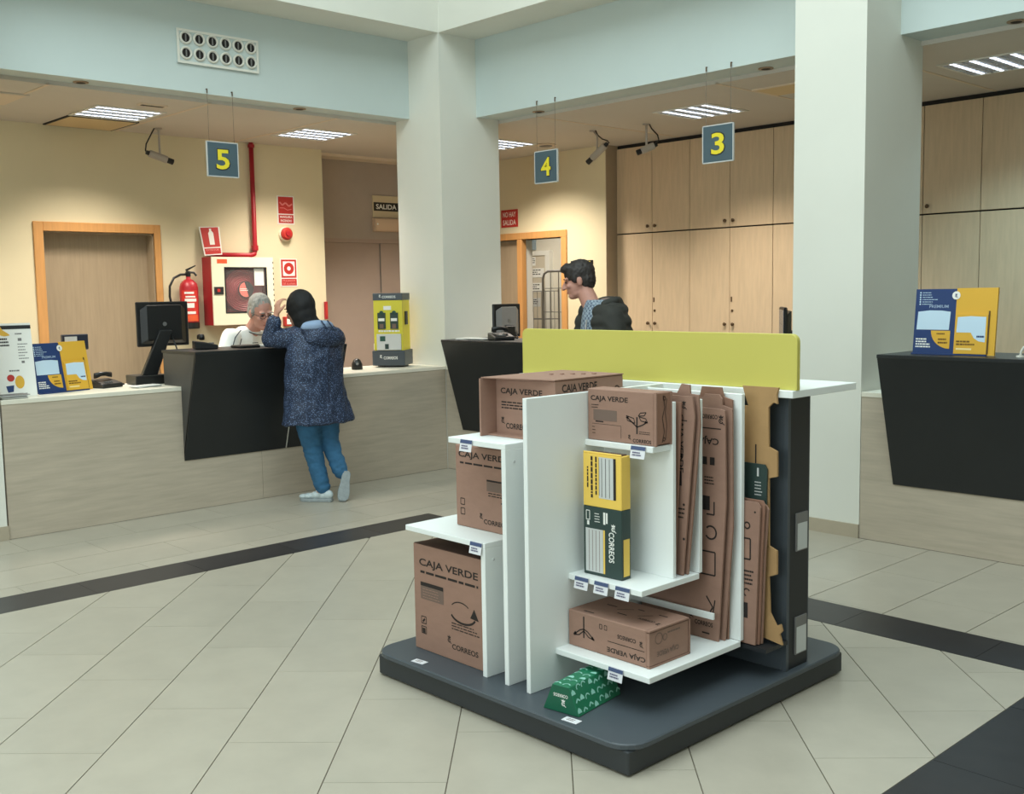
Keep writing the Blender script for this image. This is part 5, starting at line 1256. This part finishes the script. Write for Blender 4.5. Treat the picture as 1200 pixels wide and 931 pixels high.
def frame_of(f, up=Vector((0, 0, 1)), tilt=0.0, roll=0.0):
    f = Vector(f).normalized(); l = up.cross(f).normalized(); u = f.cross(l)
    f2 = f*math.cos(tilt)-u*math.sin(tilt); u2 = u*math.cos(tilt)+f*math.sin(tilt)
    l2 = l*math.cos(roll)+u2*math.sin(roll); u3 = u2*math.cos(roll)-l*math.sin(roll)
    return f2, l2, u3
def head_shape(B, c, fr, k=1.0):
    c = Vector(c); F, L, U = fr; Q = Matrix((F, L, U)).transposed()
    P = lambda a, b, d: c+(F*a+L*b+U*d)*k
    B.ell(P(-0.012, 0, 0.022), 0.098*k, 0.076*k, 0.100*k, Q)
    B.ell(P(0.030, 0, -0.040), 0.066*k, 0.060*k, 0.084*k, Q)
    B.ell(P(0.058, 0, -0.100), 0.036*k, 0.038*k, 0.026*k, Q)
    B.ell(P(0.030, 0, -0.085), 0.052*k, 0.056*k, 0.036*k, Q)
    B.cap(P(0.092, 0, 0.006), 0.009*k, P(0.116, 0, -0.036), 0.015*k)
    for s in (-1, 1):
        B.ell(P(-0.006, 0.079*s, -0.014), 0.020*k, 0.011*k, 0.033*k, Q)
        B.ell(P(0.082, 0.030*s, 0.022), 0.014*k, 0.026*k, 0.009*k, Q)
        B.ell(P(0.072, 0.042*s, -0.030), 0.020*k, 0.018*k, 0.018*k, Q)
        B.ell(P(0.108, 0.012*s, -0.038), 0.009*k, 0.009*k, 0.009*k, Q)
    B.ell(P(0.088, 0, -0.072), 0.010*k, 0.025*k, 0.010*k, Q)
    return P, Q
def face_parts(t, P, Q, brow=M_hairgrey):
    for s in (-1, 1):
        MB().ell(P(0.090, 0.031*s, 0.000), 0.006, 0.013, 0.007, 10, 6, Q).build('eye', M_eye, t, smooth=True)
        MB().ell(P(0.096, 0.032*s, 0.024), 0.005, 0.020, 0.005, 10, 6, Q).build('eyebrow', brow, t, smooth=True)
    MB().ell(P(0.094, 0, -0.073), 0.006, 0.024, 0.006, 12, 6, Q).build('mouth', M_lip, t, smooth=True)
def hand_shape(B, wrist, d, n, side, curl=0.5, s=1.0):
    """d: towards the fingers, n: palm normal (fingers curl that way), side: direction of the thumb"""
    d = Vector(d).normalized(); n = Vector(n); n = (n-d*n.dot(d)).normalized(); a = d.cross(n)
    if a.dot(Vector(side)) < 0: a = -a
    wv = Vector(wrist)
    B.loft([(wv, a*0.026*s, n*0.020*s), (wv+d*0.03*s, a*0.034*s, n*0.018*s), (wv+d*0.07*s, a*0.040*s, n*0.016*s), (wv+d*0.092*s, a*0.037*s, n*0.012*s)])
    for off, L, da in ((0.029, 0.072, 0.10), (0.010, 0.082, 0.02), (-0.010, 0.076, -0.04), (-0.029, 0.060, -0.12)):
        p = wv+d*0.088*s+a*off*s; dd = (d+a*da).normalized(); seg = (0.46*L*s, 0.30*L*s, 0.24*L*s); r = 0.0092*s; ang = 0
        for i, sg in enumerate(seg):
            ang += curl*(0.55 if i == 0 else 0.75)
            v = dd*math.cos(ang)+n*math.sin(ang); q = p+v*sg
            B.cap(p, r, q, r*0.9, 10); p = q; r *= 0.9
    p = wv+d*0.028*s+a*0.026*s; v = (d*0.7+a*0.6+n*0.35).normalized()
    q = p+v*0.042*s; B.cap(p, 0.014*s, q, 0.011*s, 10); v = (d*0.85+a*0.25+n*0.45).normalized(); B.cap(q, 0.011*s, q+v*0.034*s, 0.009*s, 10)
def shoe(t, heel, toe, up=Vector((0, 0, 1)), m=M_shoe, ms=M_sole, h=0.075):
    """heel and toe are points on the ground line of the sole"""
    heel = Vector(heel); toe = Vector(toe); f = (toe-heel).normalized(); u = (up-f*up.dot(f)).normalized(); l = u.cross(f); L = (toe-heel).length
    b = Blob()
    for k, (x, w_, hh) in enumerate(((0.12, 0.034, h), (0.30, 0.036, h*1.05), (0.5, 0.038, h*0.85), (0.72, 0.045, h*0.62), (0.88, 0.040, h*0.5))):
        b.ell(heel+f*L*x+u*(0.022+hh*0.42), L*0.15, w_, hh*0.52, Matrix((f, l, u)).transposed())
    o = b.build('shoe', m, t, 0.007, 3)
    pts = []
    for x, w_ in ((0.0, 0.022), (0.08, 0.033), (0.35, 0.034), (0.68, 0.046), (0.88, 0.042), (0.98, 0.022)): pts.append((x, w_))
    ring = [heel+f*L*x+l*w_ for x, w_ in pts]+[heel+f*L*x-l*w_ for x, w_ in reversed(pts)]
    MB().prism(ring, u*0.026).build('sole', ms, o, 0.004)
    for k in range(3):
        x = 0.45+0.1*k
        MB().obox(heel+f*L*x+u*(0.022+h*0.82-0.012*k), f*0.005, l*0.022, u*0.004).build('lace', M_paper if m is M_shoe else M_shoeblk, o)
    return o
X, Yv, Z3 = Vector((1, 0, 0)), Vector((0, 1, 0)), Vector((0, 0, 1))

# ---------------------------------------------------------------- customer leaning on the desk
t = thing('person', 'person in speckled navy raincoat, jeans and black headscarf leaning on the desk', 'person', (-6.93, 4.48, 0))
hc = Vector((-7.005, 4.385, 1.492)); fr = frame_of((-1, -0.25, 0), tilt=0.25)
B = Blob(); P, Q = head_shape(B, hc, fr)
B.cap((-6.985, 4.40, 1.42), 0.052, (-6.95, 4.44, 1.30), 0.058)
B.loft([((-6.92, 4.46, 0.78), Yv*0.17, X*0.11), ((-6.92, 4.46, 0.95), Yv*0.15, X*0.10), ((-6.93, 4.47, 1.12), Yv*0.165, X*0.105), ((-6.95, 4.47, 1.27), Yv*0.16, X*0.085), ((-6.95, 4.46, 1.33), Yv*0.08, X*0.06)])
B.chain([((-6.97, 4.34, 1.28), 0.05), ((-7.115, 4.195, 1.252), 0.042), ((-7.055, 4.215, 1.43), 0.030)])
B.chain([((-6.95, 4.64, 1.26), 0.05), ((-7.06, 4.72, 1.08), 0.042), ((-7.19, 4.62, 1.235), 0.030)])
B.chain([((-6.92, 4.39, 0.80), 0.10), ((-6.985, 4.435, 0.46), 0.06), ((-6.95, 4.50, 0.09), 0.042)])
B.chain([((-6.91, 4.55, 0.80), 0.10), ((-6.94, 4.575, 0.48), 0.06), ((-6.865, 4.625, 0.22), 0.042)])
hand_shape(B, (-7.052, 4.218, 1.442), (0.0, 0.18, 0.98), (0.1, 0.9, -0.3), (1, 0, 0.2), 0.75)
hand_shape(B, (-7.20, 4.60, 1.238), (-0.7, -0.7, -0.02), (0, 0, -1), (-0.7, 0.7, 0), 0.25)
B.build('body', M_skin, t, 0.0065, 2)
face_parts(t, P, Q, M_hairdark)
C = Blob().ell(hc+Vector((0.026, 0.004, 0.026)), 0.116, 0.106, 0.122).ell(hc+Vector((0.050, 0.012, -0.04)), 0.095, 0.096, 0.10)
C.cap(hc+Vector((0.05, 0.015, -0.08)), 0.085, (-6.92, 4.45, 1.33), 0.098)
C.build('headscarf', M_scarf, t, 0.009, 4, 0.004, (14, 14, 9))
C = Blob()
C.loft([((-6.90, 4.465, 0.625), Yv*0.298, X*0.170), ((-6.90, 4.465, 0.64), Yv*0.300, X*0.172), ((-6.910, 4.455, 0.80), Yv*0.262, X*0.158), ((-6.92, 4.447, 0.97), Yv*0.238, X*0.150), ((-6.925, 4.455, 1.10), Yv*0.24, X*0.15),
        ((-6.94, 4.475, 1.21), Yv*0.232, X*0.14), ((-6.945, 4.485, 1.285), Yv*0.205, X*0.125), ((-6.945, 4.465, 1.345), Yv*0.13, X*0.10), ((-6.94, 4.45, 1.37), Yv*0.09, X*0.08)])
C.chain([((-6.965, 4.34, 1.275), 0.086), ((-7.105, 4.195, 1.266), 0.062), ((-7.062, 4.205, 1.40), 0.048)])
C.chain([((-6.94, 4.645, 1.255), 0.088), ((-7.055, 4.725, 1.085), 0.068), ((-7.17, 4.64, 1.225), 0.050)])
jk = C.build('raincoat', M_rain, t, 0.010, 2, 0.010, (6, 6, 5))
hd = Blob().ell((-6.84, 4.50, 1.275), 0.075, 0.175, 0.085).ell((-6.86, 4.47, 1.325), 0.07, 0.150, 0.055).build('hood', M_rain, t, 0.010, 4, 0.006, (8, 8, 8))
Blob().ell((-6.855, 4.452, 1.372), 0.062, 0.135, 0.036).ell((-6.862, 4.455, 1.355), 0.066, 0.145, 0.036).build('hood_lining', M_hoodlin, hd, 0.009, 3)
for dy in (-0.01, 0.045):
    MB().tube([(-6.795, 4.455+dy, 1.405), (-6.782, 4.475+dy, 1.37), (-6.778, 4.50+dy*1.2, 1.335)], 0.006, 6).build('lining_stripe', M_rain, hd)
MB().tube([(-6.745, 4.475, 1.22), (-6.755, 4.46, 1.0), (-6.75, 4.47, 0.66)], 0.005, 6).build('back_seam', mat('seam_navy', (30, 40, 62), 0.7), jk)
C = Blob()
C.loft([((-6.91, 4.46, 0.74), Yv*0.19, X*0.125), ((-6.91, 4.46, 0.84), Yv*0.185, X*0.12), ((-6.91, 4.46, 0.92), Yv*0.165, X*0.11)])
C.chain([((-6.92, 4.385, 0.78), 0.116), ((-6.945, 4.405, 0.60), 0.098), ((-6.97, 4.435, 0.45), 0.074), ((-6.96, 4.47, 0.28), 0.066), ((-6.945, 4.505, 0.115), 0.060)])
C.chain([((-6.91, 4.55, 0.78), 0.108), ((-6.925, 4.565, 0.62), 0.090), ((-6.94, 4.58, 0.47), 0.070), ((-6.90, 4.605, 0.33), 0.064), ((-6.87, 4.625, 0.225), 0.057)])
C.build('jeans', M_jeans, t, 0.009, 2, 0.005, (8, 8, 20))
shoe(t, (-6.875, 4.545, 0.0), (-7.095, 4.395, 0.0))
shoe(t, (-6.805, 4.640, 0.235), (-6.795, 4.585, 0.004), up=Vector((-0.86, 0.5, 0.05)), h=0.075)

# ---------------------------------------------------------------- clerk behind the desk
t = thing('person', 'person with grey hair and spectacles in a white polo shirt behind the desk', 'person', (-8.36, 4.60, 0))
hc = Vector((-8.115, 4.632, 1.462)); fr = frame_of((0.985, -0.05, 0), tilt=0.34, roll=0.05)
B = Blob(); P, Q = head_shape(B, hc, fr, 1.13)
sh = Vector((0.46, 0.89, 0))        # direction towards his left shoulder is +y
sd = Vector((-0.30, 0.954, 0))
fd = Vector((0.954, 0.30, 0))
B.cap(hc+Vector((-0.045, -0.0, -0.06)), 0.060, (-8.30, 4.63, 1.27), 0.066)
B.loft([((-8.42, 4.60, 0.86), sd*0.17, fd*0.12), ((-8.40, 4.60, 1.02), sd*0.165, fd*0.115), ((-8.36, 4.61, 1.18), sd*0.19, fd*0.11), ((-8.33, 4.615, 1.27), sd*0.17, fd*0.085), ((-8.31, 4.62, 1.32), sd*0.08, fd*0.06)])
B.chain([((-8.26, 4.42, 1.245), 0.056), ((-8.17, 4.30, 1.03), 0.045), ((-7.93, 4.40, 0.99), 0.032)])
B.chain([((-8.36, 4.81, 1.245), 0.056), ((-8.28, 4.93, 1.03), 0.045), ((-8.00, 4.86, 0.99), 0.032)])
B.chain([((-8.44, 4.51, 0.90), 0.10), ((-8.42, 4.50, 0.47), 0.065), ((-8.46, 4.49, 0.09), 0.045)])
B.chain([((-8.46, 4.69, 0.90), 0.10), ((-8.44, 4.72, 0.47), 0.065), ((-8.48, 4.74, 0.09), 0.045)])
hand_shape(B, (-7.93, 4.40, 0.985), (0.95, 0.25, -0.15), (0, 0, -1), (0, 1, 0), 0.35)
hand_shape(B, (-8.00, 4.86, 0.985), (0.95, -0.25, -0.15), (0, 0, -1), (0, -1, 0), 0.35)
B.build('body', M_skin2, t, 0.0065, 2)
face_parts(t, P, Q)
C = Blob().ell(P(-0.026, 0, 0.048), 0.108, 0.090, 0.098, Q).ell(P(-0.052, 0, -0.010), 0.076, 0.088, 0.085, Q)
for s in (-1, 1): C.ell(P(0.008, 0.069*s, 0.012), 0.024, 0.016, 0.046, Q)
# keep the face and forehead free
C.build('hair', M_hairgrey, t, 0.008, 2, 0.004, (40, 40, 40))
g = MB()
for s in (-1, 1):
    c = P(0.104, 0.033*s, -0.002); F, L, U = fr
    g.tube([c+L*0.027*math.cos(R(a))+U*0.018*math.sin(R(a)) for a in range(0, 361, 30)], 0.0022, 6)
    g.tube([P(0.100, 0.060*s, 0.002), P(0.05, 0.079*s, 0.004), P(-0.01, 0.085*s, 0.0)], 0.0022, 6)
g.tube([P(0.106, -0.008, 0.0), P(0.112, 0, 0.004), P(0.106, 0.008, 0.0)], 0.0022, 6)
g.build('spectacles', M_glass, t)
C = Blob()
C.loft([((-8.43, 4.60, 0.82), sd*0.215, fd*0.15), ((-8.42, 4.60, 0.95), sd*0.215, fd*0.15), ((-8.38, 4.605, 1.12), sd*0.225, fd*0.14), ((-8.34, 4.615, 1.235), sd*0.215, fd*0.115), ((-8.32, 4.62, 1.30), sd*0.15, fd*0.09), ((-8.305, 4.63, 1.335), sd*0.085, fd*0.075)])
C.chain([((-8.265, 4.425, 1.245), 0.082), ((-8.20, 4.33, 1.08), 0.074)]); C.chain([((-8.365, 4.805, 1.245), 0.082), ((-8.30, 4.905, 1.08), 0.074)])
po = C.build('polo_shirt', M_polo, t, 0.010, 4, 0.006, (7, 7, 5))
cl = Blob()
n_ = 20
ringp = [Vector((-8.285, 4.645, 1.325))+sd*0.083*math.cos(2*math.pi*k/n_)+fd*0.085*math.sin(2*math.pi*k/n_)-Z3*(0.045*max(0, math.sin(2*math.pi*k/n_))) for k in range(n_+1)]
for a, b in zip(ringp[:-1], ringp[1:]): cl.cap(a, 0.016, b, 0.016, 8)
cl.build('collar', M_polo, po, 0.007, 2)
MB().tube([p+Z3*-0.012+(p-Vector((-8.285, 4.645, 1.325))).normalized()*0.015 for p in ringp], 0.004, 6).build('collar_piping', M_trouser, po)
MB().tube([(-8.115, 4.44, 1.315), (-8.165, 4.41, 1.25), (-8.13, 4.36, 1.16), (-8.11, 4.41, 1.15), (-8.14, 4.455, 1.24)], 0.004, 6).build('sleeve_piping', M_trouser, po)
Pr((-8.205, 4.62, 1.165), sd, (0.1, 0, 1), 0.004).lines(-0.04, 0.03, 0.09, 2, 0.016, 0.008).build('chest_logo', M_trouser, po)['kind'] = 'stuff'
C = Blob(); C.loft([((-8.44, 4.60, 0.80), sd*0.185, fd*0.125), ((-8.44, 4.60, 0.90), sd*0.19, fd*0.13)])
C.chain([((-8.44, 4.51, 0.84), 0.108), ((-8.42, 4.50, 0.47), 0.082), ((-8.46, 4.49, 0.09), 0.068)]); C.chain([((-8.46, 4.69, 0.84), 0.108), ((-8.44, 4.72, 0.47), 0.082), ((-8.48, 4.74, 0.09), 0.068)])
C.build('trousers', M_trouser, t, 0.011, 3, 0.005)
shoe(t, (-8.52, 4.48, 0), (-8.26, 4.50, 0), m=M_shoeblk, ms=M_shoeblk); shoe(t, (-8.54, 4.75, 0), (-8.28, 4.80, 0), m=M_shoeblk, ms=M_shoeblk)
t.location.x += 0.10; t.location.y += 0.015

# ---------------------------------------------------------------- waiting customer
t = thing('person', 'person with short dark hair in a dark hooded jacket behind the lime panel', 'person', (-4.88, 5.47, 0))
hc = Vector((-5.075, 5.43, 1.672)); hf = Vector((-0.75, -0.66, 0)); fr = frame_of(hf, tilt=0.22)
B = Blob(); P, Q = head_shape(B, hc, fr)
fd = Vector((-0.45, -0.89, 0)); fd.normalize(); sd = Z3.cross(fd)
nb = Vector((-4.97, 5.46, 1.47))
B.cap(hc+Vector((0.03, 0.02, -0.06)), 0.058, nb, 0.066)
bc = Vector((-4.89, 5.47, 0))
def at(dx, z): return bc+fd*dx+Z3*z
B.loft([(at(0, 0.88), sd*0.17, fd*0.11), (at(0, 1.05), sd*0.165, fd*0.11), (at(0.0, 1.25), sd*0.19, fd*0.115), (at(0.02, 1.42), sd*0.17, fd*0.09), (at(0.04, 1.50), sd*0.09, fd*0.06)])
B.chain([(at(0.01, 1.42)+sd*0.19, 0.055), (at(0.0, 1.13)+sd*0.27, 0.045), (at(0.20, 1.02)+sd*0.20, 0.032)])
B.chain([(at(0.01, 1.42)-sd*0.19, 0.055), (at(0.0, 1.13)-sd*0.27, 0.045), (at(0.20, 1.02)-sd*0.20, 0.032)])
B.chain([(at(0, 0.92)+sd*0.09, 0.10), (at(0.02, 0.50)+sd*0.10, 0.066), (at(-0.02, 0.09)+sd*0.11, 0.045)])
B.chain([(at(0, 0.92)-sd*0.09, 0.10), (at(0.02, 0.50)-sd*0.10, 0.066), (at(-0.02, 0.09)-sd*0.11, 0.045)])
hand_shape(B, at(0.21, 1.015)+sd*0.195, fd*0.8-sd*0.3-Z3*0.3, -sd, Z3, 0.6); hand_shape(B, at(0.21, 1.015)-sd*0.195, fd*0.8+sd*0.3-Z3*0.3, sd, Z3, 0.6)
B.build('body', M_skin2, t, 0.0065, 2)
face_parts(t, P, Q, M_hairdark)
C = Blob().ell(P(-0.018, 0, 0.044), 0.108, 0.084, 0.092, Q).ell(P(-0.052, 0, -0.005), 0.066, 0.080, 0.086, Q).ell(P(0.058, 0, 0.092), 0.048, 0.058, 0.030, Q).cap(P(0.06, 0, 0.10), 0.030, P(0.092, 0.0, 0.088), 0.016)
for s in (-1, 1): C.ell(P(0.022, 0.068*s, 0.020), 0.020, 0.013, 0.040, Q)
C.build('hair', M_hairdark, t, 0.008, 2, 0.005, (40, 40, 40))
C = Blob(); C.loft([(at(0.03, 0.86), sd*0.17, fd*0.12), (at(0.03, 1.1), sd*0.17, fd*0.125), (at(0.03, 1.3), sd*0.16, fd*0.125), (at(0.035, 1.43), sd*0.12, fd*0.105), (at(0.045, 1.50), sd*0.080, fd*0.080), (at(0.04, 1.53), sd*0.070, fd*0.072)])
C.build('shirt', M_shirt, t, 0.010, 3, 0.003)
# jacket: open at the front, so a back-and-sides shell
C = Blob()
for z, hw, hdp in ((0.70, 0.245, 0.155), (0.80, 0.24, 0.155), (0.90, 0.235, 0.15), (1.0, 0.23, 0.15), (1.1, 0.232, 0.15), (1.2, 0.236, 0.148), (1.3, 0.232, 0.14), (1.38, 0.215, 0.125), (1.45, 0.18, 0.10)):
    pts = [at(0.0, z)+sd*hw*math.cos(R(a))+fd*hdp*math.sin(R(a)) for a in list(range(128, 361+52, 12))]
    for a, b in zip(pts[:-1], pts[1:]): C.cap(a, 0.056 if z > 0.72 else 0.05, b, 0.056 if z > 0.72 else 0.05, 8)
C.chain([(at(0.01, 1.405)+sd*0.185, 0.088), (at(-0.01, 1.13)+sd*0.285, 0.070), (at(0.18, 1.03)+sd*0.215, 0.054)])
C.chain([(at(0.01, 1.405)-sd*0.185, 0.088), (at(-0.01, 1.13)-sd*0.285, 0.070), (at(0.18, 1.03)-sd*0.215, 0.054)])
C.chain([(at(-0.01, 1.46)+sd*0.13, 0.05), (at(-0.06, 1.50), 0.05), (at(-0.01, 1.46)-sd*0.13, 0.05)])
jk = C.build('jacket', M_jackdark, t, 0.011, 5, 0.006, (6, 6, 5))
hd = Blob().ell(at(-0.105, 1.462), 0.11, 0.075, 0.048, Matrix((sd, fd, Z3)).transposed()).chain([(at(0.02, 1.50)+sd*0.10, 0.028), (at(-0.06, 1.525)+sd*0.085, 0.030), (at(-0.115, 1.515), 0.034), (at(-0.06, 1.525)-sd*0.085, 0.030), (at(0.02, 1.50)-sd*0.10, 0.028)]).build('hood', M_jackdark, t, 0.009, 2, 0.004, (9, 9, 9))
Blob().ell(at(-0.045, 1.528), 0.075, 0.060, 0.018, Matrix((sd, fd, Z3)).transposed()).build('hood_lining', M_jacklin, hd, 0.008, 2)
MB().tube([at(0.155, 1.40)+sd*0.10, at(0.19, 1.15)+sd*0.12, at(0.18, 0.75)+sd*0.12], 0.006, 6).build('zip', M_metal, jk)
C = Blob(); C.loft([(at(0, 0.82), sd*0.18, fd*0.12), (at(0, 0.95), sd*0.175, fd*0.12)])
C.chain([(at(0, 0.86)+sd*0.09, 0.108), (at(0.02, 0.50)+sd*0.10, 0.082), (at(-0.02, 0.09)+sd*0.11, 0.068)]); C.chain([(at(0, 0.86)-sd*0.09, 0.108), (at(0.02, 0.50)-sd*0.10, 0.082), (at(-0.02, 0.09)-sd*0.11, 0.068)])
C.build('trousers', M_trouser, t, 0.011, 3, 0.005)
for s in (-1, 1): shoe(t, at(-0.08, 0)+sd*0.11*s, at(0.19, 0)+sd*0.14*s, m=M_shoeblk, ms=M_shoeblk)
